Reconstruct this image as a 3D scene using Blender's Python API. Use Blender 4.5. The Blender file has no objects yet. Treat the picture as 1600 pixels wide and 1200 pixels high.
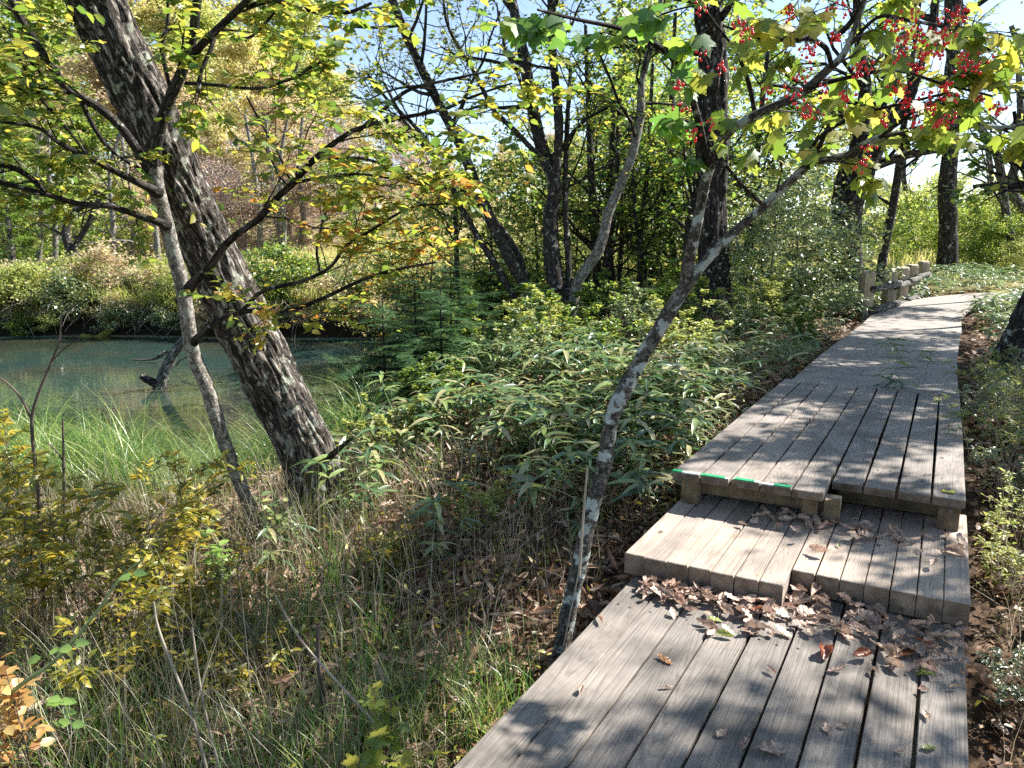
import bpy, bmesh, math, random
import numpy as np
from mathutils import noise, Vector
R = math.radians
SC = bpy.context.scene
# ------------------------------------------------------------------ camera
FPX = 1202.0; CAMH = 1.6; YH = 378.0
PITCH = math.atan((600 - YH) / FPX)
cd = bpy.data.cameras.new('camera'); cam = bpy.data.objects.new('camera', cd); SC.collection.objects.link(cam)
cd.sensor_fit = 'HORIZONTAL'; cd.sensor_width = 36.0; cd.lens = 36.0 * FPX / 1600.0
cd.clip_start = 0.05; cd.clip_end = 2000
cam.location = (0, 0, CAMH); cam.rotation_euler = (R(90) - PITCH, 0, 0)
SC.camera = cam
# ------------------------------------------------------------------ light
SUN_AZ, SUN_EL = R(68), R(43)
w = bpy.data.worlds.new("World"); SC.world = w; w.use_nodes = True
nt = w.node_tree; bg = nt.nodes['Background']
sky = nt.nodes.new('ShaderNodeTexSky'); sky.sky_type = 'NISHITA'; sky.sun_disc = False
sky.sun_elevation = SUN_EL; sky.sun_rotation = SUN_AZ; sky.air_density = 1.1; sky.dust_density = 0.8; sky.altitude = 1500
hs = nt.nodes.new('ShaderNodeHueSaturation'); hs.inputs['Saturation'].default_value = .92
nt.links.new(sky.outputs[0], hs.inputs['Color']); nt.links.new(hs.outputs[0], bg.inputs[0]); bg.inputs[1].default_value = 0.08
sd = bpy.data.lights.new('sun', 'SUN'); sd.energy = 5.0; sd.angle = R(0.6); sd.color = (1, 0.96, 0.90)
sun = bpy.data.objects.new('sun', sd); SC.collection.objects.link(sun)
SDIR = Vector((math.sin(SUN_AZ) * math.cos(SUN_EL), math.cos(SUN_AZ) * math.cos(SUN_EL), math.sin(SUN_EL)))
sun.rotation_euler = SDIR.to_track_quat('Z', 'Y').to_euler()
SC.view_settings.view_transform = 'Standard'; SC.view_settings.look = 'None'
SC.view_settings.exposure = 1.62; SC.view_settings.gamma = 1
SC.render.engine = 'CYCLES'
cy = SC.cycles; cy.max_bounces = 7; cy.diffuse_bounces = 3; cy.transmission_bounces = 4; cy.transparent_max_bounces = 8
cy.glossy_bounces = 2; cy.caustics_reflective = False; cy.caustics_refractive = False
cy.use_adaptive_sampling = True; cy.adaptive_threshold = 0.02
cy.use_denoising = False
try: cy.denoiser = 'OPENIMAGEDENOISE'; cy.denoising_prefilter = 'ACCURATE'
except Exception: pass
cy.sample_clamp_indirect = 6
# ------------------------------------------------------------------ helpers
_c, _s = math.cos(PITCH), math.sin(PITCH)
def ray(px, py):
    dx = (px - 800) / FPX; dy = -(py - 600) / FPX
    return np.array([dx, _c + dy * _s, -_s + dy * _c])
def P(px, py, Y):
    v = ray(px, py); return v * (Y / v[1]) + np.array([0, 0, CAMH])
def G(px, py, z):
    v = ray(px, py); return v * ((z - CAMH) / v[2]) + np.array([0, 0, CAMH])
def PXR(r, Y): return r * Y / FPX
def nz(v):
    v = np.asarray(v, float); return v / (np.linalg.norm(v, axis=-1, keepdims=True) + 1e-9)
DA = R(29.3); DU = np.array([math.cos(DA), -math.sin(DA)]); DV = np.array([math.sin(DA), math.cos(DA)])
def uv_of(X, Y): return X * DU[0] + Y * DU[1], X * DV[0] + Y * DV[1]
def xy_of(u, v): return u * DU[0] + v * DV[0], u * DU[1] + v * DV[1]

def tag(o, label=None, cat=None, group=None, kind=None):
    if label: o['label'] = label
    if cat: o['category'] = cat
    if group: o['group'] = group
    if kind: o['kind'] = kind
    return o
def thing(name, label, cat, loc, rotz=0, group=None):
    o = bpy.data.objects.new(name, None); SC.collection.objects.link(o)
    o.location = loc; o.rotation_euler = (0, 0, rotz); o.empty_display_size = .1
    return tag(o, label, cat, group)

class Geo:
    def __init__(s): s.V = []; s.F3 = []; s.F4 = []; s.B = []; s.n = 0
    def add(s, V, F3=None, F4=None, B=None):
        V = np.asarray(V, np.float32).reshape(-1, 3)
        s.V.append(V)
        s.B.append(np.asarray(B, np.float32).reshape(-1, 3) if B is not None else V * 0)
        if F3 is not None and len(F3): s.F3.append(np.asarray(F3, np.int64).reshape(-1, 3) + s.n)
        if F4 is not None and len(F4): s.F4.append(np.asarray(F4, np.int64).reshape(-1, 4) + s.n)
        s.n += len(V)
    def mesh(s, name, off=(0, 0, 0), smooth=True, bk=False):
        me = bpy.data.meshes.new(name)
        V = np.concatenate(s.V) - np.asarray(off, np.float32)
        f3 = np.concatenate(s.F3) if s.F3 else np.zeros((0, 3), np.int64)
        f4 = np.concatenate(s.F4) if s.F4 else np.zeros((0, 4), np.int64)
        loops = np.concatenate([f3.ravel(), f4.ravel()]).astype(np.int32)
        st = np.concatenate([np.arange(len(f3)) * 3, len(f3) * 3 + np.arange(len(f4)) * 4]).astype(np.int32)
        me.vertices.add(len(V)); me.vertices.foreach_set('co', V.astype(np.float32).ravel())
        me.loops.add(len(loops)); me.loops.foreach_set('vertex_index', loops)
        me.polygons.add(len(st)); me.polygons.foreach_set('loop_start', st)
        me.polygons.foreach_set('use_smooth', np.full(len(st), bool(smooth)))
        if bk:
            a = me.attributes.new('bk', 'FLOAT_VECTOR', 'POINT'); a.data.foreach_set('vector', np.concatenate(s.B).ravel())
        me.update(calc_edges=True)
        return me
    def build(s, name, mat, parent=None, smooth=True, bk=False):
        if s.n == 0: return None
        off = parent.location if parent is not None else (0, 0, 0)
        me = s.mesh(name, np.array(off), smooth, bk); me.materials.append(mat)
        o = bpy.data.objects.new(name, me); SC.collection.objects.link(o)
        if parent is not None: o.parent = parent
        return o
    def local(s, name, mat, parent, smooth=True, bk=False):
        me = s.mesh(name, (0, 0, 0), smooth, bk); me.materials.append(mat)
        o = bpy.data.objects.new(name, me); SC.collection.objects.link(o); o.parent = parent
        return o

def resample(pts, n):
    """catmull-rom through rows of pts, n samples"""
    p = np.asarray(pts, float); k = len(p)
    if k == 2:
        t = np.linspace(0, 1, n)[:, None]; return p[0] * (1 - t) + p[1] * t
    q = np.vstack([2 * p[0] - p[1], p, 2 * p[-1] - p[-2]])
    t = np.linspace(0, k - 1 - 1e-6, n); i = t.astype(int); f = (t - i)[:, None]
    a, b, c, d = q[i], q[i + 1], q[i + 2], q[i + 3]
    return .5 * (2 * b + (c - a) * f + (2 * a - 5 * b + 4 * c - d) * f ** 2 + (3 * b - a - 3 * c + d) * f ** 3)

def tube(geo, pts, rad, sides=6, disp=None, cap=False):
    p = np.asarray(pts, float); r = np.asarray(rad, float); k = len(p)
    t = np.gradient(p, axis=0); t = nz(t)
    ref = np.array([0., 1., 0.]) if abs(t[0][1]) < .8 else np.array([1., 0, 0])
    N = np.zeros((k, 3)); n = ref
    for i in range(k):
        n = n - t[i] * n.dot(t[i]); n = n / (np.linalg.norm(n) + 1e-9); N[i] = n
    Bn = np.cross(t, N)
    a = np.linspace(0, 2 * math.pi, sides, endpoint=False)
    ca, sa = np.cos(a), np.sin(a)
    L = np.concatenate([[0], np.cumsum(np.linalg.norm(np.diff(p, axis=0), axis=1))])
    R0 = max(float(r.mean()), 1e-3)
    bk = np.stack(np.broadcast_arrays(ca[None] * R0, sa[None] * R0, L[:, None]), -1)
    rr = np.broadcast_to(r[:, None], (k, sides)).copy()
    if disp is not None: rr = rr + disp(bk, rr)
    V = p[:, None] + rr[..., None] * (ca[None, :, None] * N[:, None] + sa[None, :, None] * Bn[:, None])
    i = np.arange(k - 1)[:, None] * sides; j = np.arange(sides)[None]; j2 = (j + 1) % sides
    F = np.stack([i + j, i + j2, i + sides + j2, i + sides + j], -1).reshape(-1, 4)
    V = V.reshape(-1, 3); bk = bk.reshape(-1, 3)
    F3 = None
    if cap:
        V = np.vstack([V, p[0], p[-1]]); bk = np.vstack([bk, [0, 0, 0], [0, 0, L[-1]]])
        m = k * sides; e = (k - 1) * sides
        F3 = [[m, (q + 1) % sides, q] for q in range(sides)] + [[m + 1, e + q, e + (q + 1) % sides] for q in range(sides)]
    geo.add(V, F3, F, bk)

RS = [.86]
def pxpath(rows, n):
    """rows (px,py,Y,rpx) -> sampled points, radii"""
    a = np.array([list(P(x, y, Y)) + [PXR(r, Y)] for x, y, Y, r in rows])
    q = resample(a, n); return q[:, :3], np.maximum(q[:, 3] * RS[0], .0012)

# leaf templates: verts (x side, y along, z normal), F3, F4
def T_leaf(wd=.3, fold=.06, droop=.1):
    V = [(0, 0, 0), (0, .5, -.0), (0, 1, -droop), (-wd, .3, fold), (-wd * .8, .66, fold - droop * .3), (wd, .3, fold), (wd * .8, .66, fold - droop * .3)]
    return np.array(V, float), [(1, 2, 4), (1, 6, 2)], [(0, 1, 4, 3), (0, 5, 6, 1)]
def T_quad(wd=.32):
    return np.array([(0, 0, 0), (wd, .5, .05), (0, 1, 0), (-wd, .5, .05)], float), [], [(0, 1, 2, 3)]
def T_blade(wd=.09, droop=.25):
    V = []; ys = [0, .22, .55, .82, 1]; ws = [.25, 1, .95, .5, .02]
    for y, q in zip(ys, ws):
        z = .12 * math.sin(y * 2.2) - droop * y * y
        V += [(-wd * q, y, z + .02), (0, y, z), (wd * q, y, z + .02)]
    F = []
    for i in range(4):
        b = i * 3; F += [(b, b + 1, b + 4, b + 3), (b + 1, b + 2, b + 5, b + 4)]
    return np.array(V, float), [], F
def T_maple():
    out = [(0, 0), (.2, -.06), (.42, .08), (.36, .22), (.56, .42), (.5, .56), (.36, .56), (.22, .55), (.2, .74), (.1, .84), (0, 1.06)]
    L = out + [(-x, y) for x, y in out[-2:0:-1]]
    V = [(0, .38, 0)] + [(x, y, -.22 * (x * x) - .12 * max(0, y - .4)) for x, y in L]
    n = len(L)
    return np.array(V, float), [(0, 1 + i, 1 + (i + 1) % n) for i in range(n)], []
def T_spray(n=9, L=.16):
    """flat conifer spray: axis with needles on both sides"""
    V = []; F = []
    for i in range(n):
        y = i / n
        ln = L * (1 - .55 * y) * 1.5
        for sgn in (-1, 1):
            b = len(V); V += [(0, y, 0), (sgn * ln, y + .1, .015), (0, y + .062, 0)]; F.append((b, b + 1, b + 2) if sgn > 0 else (b, b + 2, b + 1))
    b = len(V); V += [(-.012, 0, 0), (.012, 0, 0), (0, 1.04, 0)]; F.append((b, b + 1, b + 2))
    return np.array(V, float), F, []
LEAF = T_leaf(); LEAFN = T_leaf(.2, .05, .15); QUAD = T_quad(); BLADE = T_blade(); MAPLE = T_maple(); SPRAY = T_spray()

def scatter(geo, T, pos, d, nr, size):
    tv, f3, f4 = T; pos = np.asarray(pos, float); N = len(pos)
    if N == 0: return
    d = nz(d); s = nz(np.cross(d, nr)); n2 = np.cross(s, d)
    size = np.broadcast_to(np.asarray(size, float), (N,))
    V = pos[:, None] + size[:, None, None] * (tv[None, :, 0:1] * s[:, None] + tv[None, :, 1:2] * d[:, None] + tv[None, :, 2:3] * n2[:, None])
    k = len(tv); off = (np.arange(N) * k)[:, None, None]
    F3 = (np.array(f3)[None] + off).reshape(-1, 3) if len(f3) else None
    F4 = (np.array(f4)[None] + off).reshape(-1, 4) if len(f4) else None
    geo.add(V.reshape(-1, 3), F3, F4)

def rnd_dir(rng, n, zs=1.0):
    v = rng.normal(size=(n, 3)); v[:, 2] *= zs; return nz(v)

def wander(rng, p, d, L, n, wig=.18, up=0.0):
    pts = [np.array(p, float)]; d = nz(d)
    for i in range(n):
        d = nz(d + rng.normal(0, wig, 3) + np.array([0, 0, up])); pts.append(pts[-1] + d * (L / n))
    return np.array(pts)

def sprout(rng, geo, path, rad, n, L, levels, twigs, flat=.5, t0=.2, wig=.16, up=.02, sides=5, ang=(.6, 1.2), rs=.55):
    """side branches along a path; collects terminal twigs"""
    k = len(path)
    for i in range(n):
        t = t0 + (1 - t0) * (i + rng.random()) / n
        f = t * (k - 1); a = min(int(f), k - 2); p = path[a] + (path[a + 1] - path[a]) * (f - a)
        tg = nz(path[a + 1] - path[a]); q = rnd_dir(rng, 1, flat)[0]; q = nz(q - tg * q.dot(tg))
        an = rng.uniform(*ang); d = tg * math.cos(an) + q * math.sin(an); d[2] *= (.5 + flat * .5); d = nz(d)
        Lb = L * (1.15 - .6 * t) * rng.uniform(.7, 1.2)
        nn = 5 if levels > 0 else 4
        b = wander(rng, p, d, Lb, nn, wig, up)
        r0 = max(rad[a] * rs, .0018); rr = np.linspace(r0, max(r0 * .35, .0012), len(b))
        tube(geo, b, rr, sides if levels else 4)
        if levels > 0:
            sprout(rng, geo, b, rr, max(3, int(n * .7)), Lb * .55, levels - 1, twigs, flat, .25, wig, up, sides, ang, rs)
            twigs.append(b[-3:])
        else: twigs.append(b)

def leaf_twigs(rng, geo, T, twigs, per, size, flat=.35, sv=.25, hang=0.0):
    if not twigs: return
    A = []; D = []; S = []
    for tw in twigs:
        k = len(tw)
        for j in range(per):
            f = (j + rng.random()) / per * (k - 1); a = min(int(f), k - 2)
            A.append(tw[a] + (tw[a + 1] - tw[a]) * (f - a)); D.append(tw[a + 1] - tw[a]); S.append(1 if j % 2 else -1)
    A = np.array(A); D = nz(np.array(D)); S = np.array(S)[:, None]
    side = nz(np.cross(D, [0, 0, 1.0]) + 1e-4) * S
    d = D * .5 + side * .9 + rng.normal(0, .25, A.shape); d[:, 2] -= hang
    n = np.array([0, 0, 1.0]) + rng.normal(0, flat, A.shape)
    scatter(geo, T, A, d, n, size * rng.uniform(1 - sv, 1 + sv, len(A)))

# ------------------------------------------------------------------ materials
def newmat(name):
    m = bpy.data.materials.new(name); m.use_nodes = True; t = m.node_tree; t.nodes.clear()
    out = t.nodes.new('ShaderNodeOutputMaterial'); return m, t, out
def nd(t, typ, **kw):
    n = t.nodes.new(typ)
    for k, v in kw.items():
        if k.startswith('i_'):
            kk = k[2:]; n.inputs[int(kk) if kk.isdigit() else kk.replace('_', ' ')].default_value = v
        else: setattr(n, k, v)
    return n
def ramp(t, fac, stops, interp='LINEAR'):
    r = t.nodes.new('ShaderNodeValToRGB'); r.color_ramp.interpolation = interp
    e = r.color_ramp.elements
    while len(e) < len(stops): e.new(.5)
    for x, (p, c) in zip(e, stops):
        x.position = p; x.color = (*c, 1) if len(c) == 3 else c
    if fac is not None: t.links.new(fac, r.inputs[0])
    return r
def mixc(t, fac, a, b, mode='MIX'):
    m = t.nodes.new('ShaderNodeMix'); m.data_type = 'RGBA'; m.blend_type = mode
    for s, v in ((0, fac), (6, a), (7, b)):
        if hasattr(v, 'is_linked') or hasattr(v, 'links'): t.links.new(v, m.inputs[s])
        else: m.inputs[s].default_value = v if s == 0 else (*v, 1)
    return m.outputs[2]
def leafmat(name, cols, tr=.42, gloss=.06, rough=.45, mott=0.0):
    m, t, out = newmat(name); geo = nd(t, 'ShaderNodeNewGeometry')
    n = len(cols); r = ramp(t, geo.outputs['Random Per Island'], [((i + .5) / n, c) for i, c in enumerate(cols)])
    d = nd(t, 'ShaderNodeBsdfDiffuse'); tl = nd(t, 'ShaderNodeBsdfTranslucent'); gl = nd(t, 'ShaderNodeBsdfGlossy'); gl.inputs['Roughness'].default_value = rough
    col = r.outputs[0]
    if mott:
        tc = nd(t, 'ShaderNodeTexCoord'); no = nd(t, 'ShaderNodeTexNoise', i_Scale=mott, i_Detail=5.0, i_Roughness=.7); t.links.new(tc.outputs['Object'], no.inputs['Vector'])
        oi = nd(t, 'ShaderNodeObjectInfo'); vb = ramp(t, oi.outputs['Random'], [(0, (.62, .58, .56)), (.5, (.95, .92, .9)), (1, (1.2, 1.12, 1.05))])
        mr_ = ramp(t, no.outputs[0], [(.36, (.55, .5, .48)), (.6, (1.1, 1.1, 1.1))]); col = mixc(t, 1.0, mixc(t, 1.0, col, mr_.outputs[0], 'MULTIPLY'), vb.outputs[0], 'MULTIPLY')
    hsv = nd(t, 'ShaderNodeHueSaturation'); hsv.inputs['Saturation'].default_value = 1.02; hsv.inputs['Value'].default_value = 1.4; hsv.inputs['Hue'].default_value = .492
    t.links.new(col, d.inputs[0]); t.links.new(col, hsv.inputs['Color']); t.links.new(hsv.outputs[0], tl.inputs[0])
    a = nd(t, 'ShaderNodeMixShader'); a.inputs[0].default_value = tr; t.links.new(d.outputs[0], a.inputs[1]); t.links.new(tl.outputs[0], a.inputs[2])
    b = nd(t, 'ShaderNodeMixShader'); b.inputs[0].default_value = gloss; t.links.new(a.outputs[0], b.inputs[1]); t.links.new(gl.outputs[0], b.inputs[2])
    t.links.new(b.outputs[0], out.inputs[0]); return m
def barkmat(name, dark, mid, pale, scale=14, stretch=.28, palepos=.6, lichen=0.0, bump=.6, lic=(.5, .53, .47), rings=0):
    m, t, out = newmat(name)
    at = nd(t, 'ShaderNodeAttribute', attribute_name='bk'); mp = nd(t, 'ShaderNodeMapping'); mp.inputs['Scale'].default_value = (1, 1, stretch)
    t.links.new(at.outputs['Vector'], mp.inputs[0])
    n1 = nd(t, 'ShaderNodeTexNoise', i_Scale=scale, i_Detail=7.0, i_Roughness=.65, i_Distortion=.6); t.links.new(mp.outputs[0], n1.inputs['Vector'])
    v = nd(t, 'ShaderNodeTexVoronoi', feature='DISTANCE_TO_EDGE', i_Scale=scale * 1.3); 
    wv = mixc(t, .12, mp.outputs[0], n1.outputs['Color']); t.links.new(wv, v.inputs['Vector'])
    cr = ramp(t, v.outputs['Distance'], [(0.0, (0, 0, 0)), (.16, (1, 1, 1))])
    r = ramp(t, n1.outputs[0], [(.34, dark), (.5, mid), (palepos, pale)])
    c = mixc(t, cr.outputs[0], tuple(x * .35 for x in dark), r.outputs[0])
    n2 = nd(t, 'ShaderNodeTexNoise', i_Scale=11.0, i_Detail=5.0, i_Roughness=.6); t.links.new(at.outputs['Vector'], n2.inputs['Vector'])
    lf = ramp(t, n2.outputs[0], [(.62 - lichen * .2, (0, 0, 0)), (.66 - lichen * .2, (1, 1, 1))])
    if lichen > 0:
        n3 = nd(t, 'ShaderNodeTexNoise', i_Scale=60.0, i_Detail=3.0); t.links.new(at.outputs['Vector'], n3.inputs['Vector'])
        lc = mixc(t, n3.outputs[0], tuple(x * .6 for x in lic), tuple(min(1, x * 1.3) for x in lic))
        c = mixc(t, lf.outputs[0], c, lc)
    b = nd(t, 'ShaderNodeBsdfPrincipled'); b.inputs['Roughness'].default_value = .9; t.links.new(c, b.inputs['Base Color'])
    b.inputs['Specular IOR Level'].default_value = .2
    mu = nd(t, 'ShaderNodeMath', operation='MULTIPLY'); t.links.new(cr.outputs[0], mu.inputs[0]); t.links.new(n1.outputs[0], mu.inputs[1])
    bp = nd(t, 'ShaderNodeBump', i_Strength=bump, i_Distance=.02); t.links.new(mu.outputs[0], bp.inputs['Height']); t.links.new(bp.outputs[0], b.inputs['Normal'])
    t.links.new(b.outputs[0], out.inputs[0]); return m
def woodmat(name, c0, c1, c2, gs=1.0, stain=.5, green=0.0, var=1.0):
    m, t, out = newmat(name)
    tc = nd(t, 'ShaderNodeTexCoord'); ge = nd(t, 'ShaderNodeNewGeometry')
    # per-board offset
    cm = nd(t, 'ShaderNodeMath', operation='MULTIPLY'); cm.inputs[1].default_value = 37.0; t.links.new(ge.outputs['Random Per Island'], cm.inputs[0])
    cb = nd(t, 'ShaderNodeCombineXYZ'); t.links.new(cm.outputs[0], cb.inputs[2]); t.links.new(cm.outputs[0], cb.inputs[1])
    ad = nd(t, 'ShaderNodeVectorMath', operation='ADD'); t.links.new(tc.outputs['Object'], ad.inputs[0]); t.links.new(cb.outputs[0], ad.inputs[1])
    mp = nd(t, 'ShaderNodeMapping'); mp.inputs['Scale'].default_value = (1, .055, 1); t.links.new(ad.outputs[0], mp.inputs[0])
    # cathedral grain: contour lines of a stretched noise
    n1 = nd(t, 'ShaderNodeTexNoise', i_Scale=7.0 * gs, i_Detail=1.5, i_Roughness=.4, i_Distortion=.15); t.links.new(mp.outputs[0], n1.inputs['Vector'])
    mm = nd(t, 'ShaderNodeMath', operation='MULTIPLY'); mm.inputs[1].default_value = 230.0; t.links.new(n1.outputs[0], mm.inputs[0])
    sn = nd(t, 'ShaderNodeMath', operation='SINE'); t.links.new(mm.outputs[0], sn.inputs[0])
    mr = nd(t, 'ShaderNodeMapRange', i_1=-1.0, i_2=.1); t.links.new(sn.outputs[0], mr.inputs[0])
    mp2 = nd(t, 'ShaderNodeMapping'); mp2.inputs['Scale'].default_value = (1, .03, 1); t.links.new(ad.outputs[0], mp2.inputs[0])
    n2 = nd(t, 'ShaderNodeTexNoise', i_Scale=160.0, i_Detail=4.0, i_Roughness=.7); t.links.new(mp2.outputs[0], n2.inputs['Vector'])
    g = nd(t, 'ShaderNodeMath', operation='MULTIPLY'); t.links.new(mr.outputs[0], g.inputs[0]); g.inputs[1].default_value = .15
    g2 = nd(t, 'ShaderNodeMath', operation='MULTIPLY_ADD'); t.links.new(n2.outputs[0], g2.inputs[0]); g2.inputs[1].default_value = .8; t.links.new(g.outputs[0], g2.inputs[2])
    col = ramp(t, g2.outputs[0], [(.18, c0), (.45, c1), (.8, c2)])
    # stains and tone per board
    n3 = nd(t, 'ShaderNodeTexNoise', i_Scale=3.0, i_Detail=4.0, i_Roughness=.6); t.links.new(tc.outputs['Object'], n3.inputs['Vector'])
    st = ramp(t, n3.outputs[0], [(.35, (1 - stain,) * 3), (.62, (1, 1, 1))])
    c = mixc(t, 1.0, col.outputs[0], st.outputs[0], 'MULTIPLY')
    br = ramp(t, ge.outputs['Random Per Island'], [(0, (1 - .16 * var, 1 - .17 * var, 1 - .17 * var)), (.5, (1, .98, .95)), (1, (1 + .14 * var, 1 + .08 * var, 1 + .02 * var))])
    c = mixc(t, 1.0, c, br.outputs[0], 'MULTIPLY')
    # weather checks: thin dark splits along the grain
    mp4 = nd(t, 'ShaderNodeMapping'); mp4.inputs['Scale'].default_value = (1, .045, 1); t.links.new(ad.outputs[0], mp4.inputs[0])
    n5 = nd(t, 'ShaderNodeTexNoise', i_Scale=34.0, i_Detail=3.0, i_Roughness=.6); t.links.new(mp4.outputs[0], n5.inputs['Vector'])
    ck = ramp(t, n5.outputs[0], [(.495, (1, 1, 1)), (.502, (.38, .36, .34)), (.509, (1, 1, 1))]); n6 = nd(t, 'ShaderNodeTexNoise', i_Scale=2.2, i_Detail=2.0); t.links.new(ad.outputs[0], n6.inputs['Vector'])
    ckm = ramp(t, n6.outputs[0], [(.48, (0, 0, 0)), (.56, (1, 1, 1))]); c = mixc(t, ckm.outputs[0], c, mixc(t, 1.0, c, ck.outputs[0], 'MULTIPLY'))
    # knots
    mp3 = nd(t, 'ShaderNodeMapping'); mp3.inputs['Scale'].default_value = (1, .5, 1); t.links.new(ad.outputs[0], mp3.inputs[0])
    vo = nd(t, 'ShaderNodeTexVoronoi', i_Scale=4.5); t.links.new(mp3.outputs[0], vo.inputs['Vector'])
    kn = ramp(t, vo.outputs['Distance'], [(.03, (.25, .22, .2)), (.075, (1, 1, 1))]); c = mixc(t, 1.0, c, kn.outputs[0], 'MULTIPLY')
    if green > 0:
        n4 = nd(t, 'ShaderNodeTexNoise', i_Scale=6.0, i_Detail=6.0, i_Roughness=.7); t.links.new(tc.outputs['Object'], n4.inputs['Vector'])
        gr = ramp(t, n4.outputs[0], [(.58, (0, 0, 0)), (.7, (green,) * 3)]); c = mixc(t, gr.outputs[0], c, (.22, .2, .05))
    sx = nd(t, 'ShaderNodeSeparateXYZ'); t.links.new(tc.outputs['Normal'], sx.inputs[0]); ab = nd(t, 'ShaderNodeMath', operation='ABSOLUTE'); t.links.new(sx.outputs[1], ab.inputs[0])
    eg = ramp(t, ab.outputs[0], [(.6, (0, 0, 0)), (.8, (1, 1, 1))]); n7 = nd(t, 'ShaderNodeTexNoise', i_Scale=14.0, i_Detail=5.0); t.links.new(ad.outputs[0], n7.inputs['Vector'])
    ec = ramp(t, n7.outputs[0], [(.35, (.30, .26, .22)), (.65, (.72, .66, .6))]); c = mixc(t, eg.outputs[0], c, mixc(t, 1.0, c, ec.outputs[0], 'MULTIPLY'))  # end grain is darker; the tint also stands in for shade on board ends
    b = nd(t, 'ShaderNodeBsdfPrincipled'); b.inputs['Roughness'].default_value = .72; b.inputs['Specular IOR Level'].default_value = .35
    t.links.new(c, b.inputs['Base Color'])
    bp = nd(t, 'ShaderNodeBump', i_Strength=.55, i_Distance=.004); t.links.new(g2.outputs[0], bp.inputs['Height']); t.links.new(bp.outputs[0], b.inputs['Normal'])
    t.links.new(b.outputs[0], out.inputs[0]); return m
def plain(name, col, rough=.6, noise_amt=.25, sc=30, spec=.3):
    m, t, out = newmat(name); tc = nd(t, 'ShaderNodeTexCoord'); n = nd(t, 'ShaderNodeTexNoise', i_Scale=float(sc), i_Detail=5.0); t.links.new(tc.outputs['Object'], n.inputs['Vector'])
    r = ramp(t, n.outputs[0], [(.3, tuple(x * (1 - noise_amt) for x in col)), (.7, tuple(min(1, x * (1 + noise_amt)) for x in col))])
    b = nd(t, 'ShaderNodeBsdfPrincipled'); b.inputs['Roughness'].default_value = rough; b.inputs['Specular IOR Level'].default_value = spec
    t.links.new(r.outputs[0], b.inputs['Base Color']); t.links.new(b.outputs[0], out.inputs[0]); return m

M = {}
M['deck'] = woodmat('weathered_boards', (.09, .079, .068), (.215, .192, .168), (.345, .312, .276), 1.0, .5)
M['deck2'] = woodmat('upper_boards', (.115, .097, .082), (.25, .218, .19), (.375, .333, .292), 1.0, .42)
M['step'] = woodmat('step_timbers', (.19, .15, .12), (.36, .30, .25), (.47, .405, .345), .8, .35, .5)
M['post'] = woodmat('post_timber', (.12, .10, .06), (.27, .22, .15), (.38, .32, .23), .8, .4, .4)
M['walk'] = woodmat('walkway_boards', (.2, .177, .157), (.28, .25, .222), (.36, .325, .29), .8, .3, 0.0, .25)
M['bark_big'] = barkmat('plated_bark', (.025, .02, .017), (.12, .10, .082), (.42, .385, .34), 25, .22, .64, .16, 1.0, (.36, .37, .30))
M['bark_pale'] = barkmat('smooth_pale_bark', (.07, .06, .05), (.24, .215, .185), (.45, .42, .37), 30, .7, .6, .3, .4, (.27, .28, .24))
M['bark_lichen'] = barkmat('lichen_bark', (.03, .026, .022), (.11, .098, .083), (.24, .22, .195), 34, .6, .60, .48, .5, (.38, .42, .39))
M['bark_dark'] = barkmat('dark_bark', (.02, .017, .015), (.05, .042, .036), (.12, .105, .09), 16, .25, .66, .12, 1.0, (.33, .35, .31))
M['bark_stem'] = barkmat('grey_brown_bark', (.03, .026, .022), (.06, .052, .045), (.14, .125, .11), 26, .35, .66, .16, .8, (.36, .38, .33))
M['bark_far'] = barkmat('far_bark', (.05, .043, .037), (.12, .105, .09), (.2, .18, .16), 8, .3, .6, .15, .5)
M['twig_pink'] = plain('bare_twigs', (.27, .21, .19), .8, .2, 3)
M['twig_dry'] = plain('dry_twigs', (.30, .26, .2), .8, .35, 3)
M['twig_dark'] = plain('dark_twigs', (.09, .07, .055), .8, .3, 6)
M['green_stem'] = plain('green_stem', (.2, .25, .09), .6, .35, 30)
M['moss'] = plain('mossy_log', (.20, .20, .035), .95, .5, 14)
M['deadwood'] = barkmat('dead_wood', (.045, .04, .034), (.13, .12, .105), (.34, .32, .29), 16, .3, .64, .1, .6)
M['vib'] = leafmat('lobed_leaf', [(.12, .2, .03), (.17, .26, .035), (.25, .31, .045), (.36, .36, .05), (.2, .27, .06), (.42, .37, .07)], .62, .05)
M['vibg'] = leafmat('green_lobed_leaf', [(.08, .2, .04), (.12, .26, .045), (.16, .3, .05), (.26, .34, .05)], .62, .05)
M['berry'] = plain('red_berry', (.85, .012, .02), .2, .08, 40, .6)
M['hill_leaf'] = None
M['elm'] = leafmat('toothed_leaf', [(.13, .20, .03), (.2, .26, .035), (.30, .32, .04), (.42, .38, .06), (.5, .40, .06), (.5, .30, .05), (.46, .2, .05)], .6, .05)
M['elmg'] = leafmat('olive_leaf', [(.09, .17, .03), (.14, .22, .035), (.21, .27, .04), (.30, .33, .05), (.42, .37, .06)], .62, .05)
M['sasa'] = leafmat('bamboo_leaf', [(.05, .12, .04), (.08, .16, .055), (.12, .2, .07), (.17, .24, .08), (.26, .34, .10), (.06, .12, .045), (.05, .11, .04), (.36, .34, .16)], .36, .10, .36)
M['sasay'] = leafmat('pale_bamboo_leaf', [(.30, .28, .12), (.12, .18, .05), (.38, .33, .18), (.09, .15, .05)], .3, .1, .4)
M['fir'] = leafmat('fir_needles', [(.025, .07, .025), (.04, .10, .032), (.06, .13, .04), (.10, .19, .06)], .32, .05)
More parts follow.
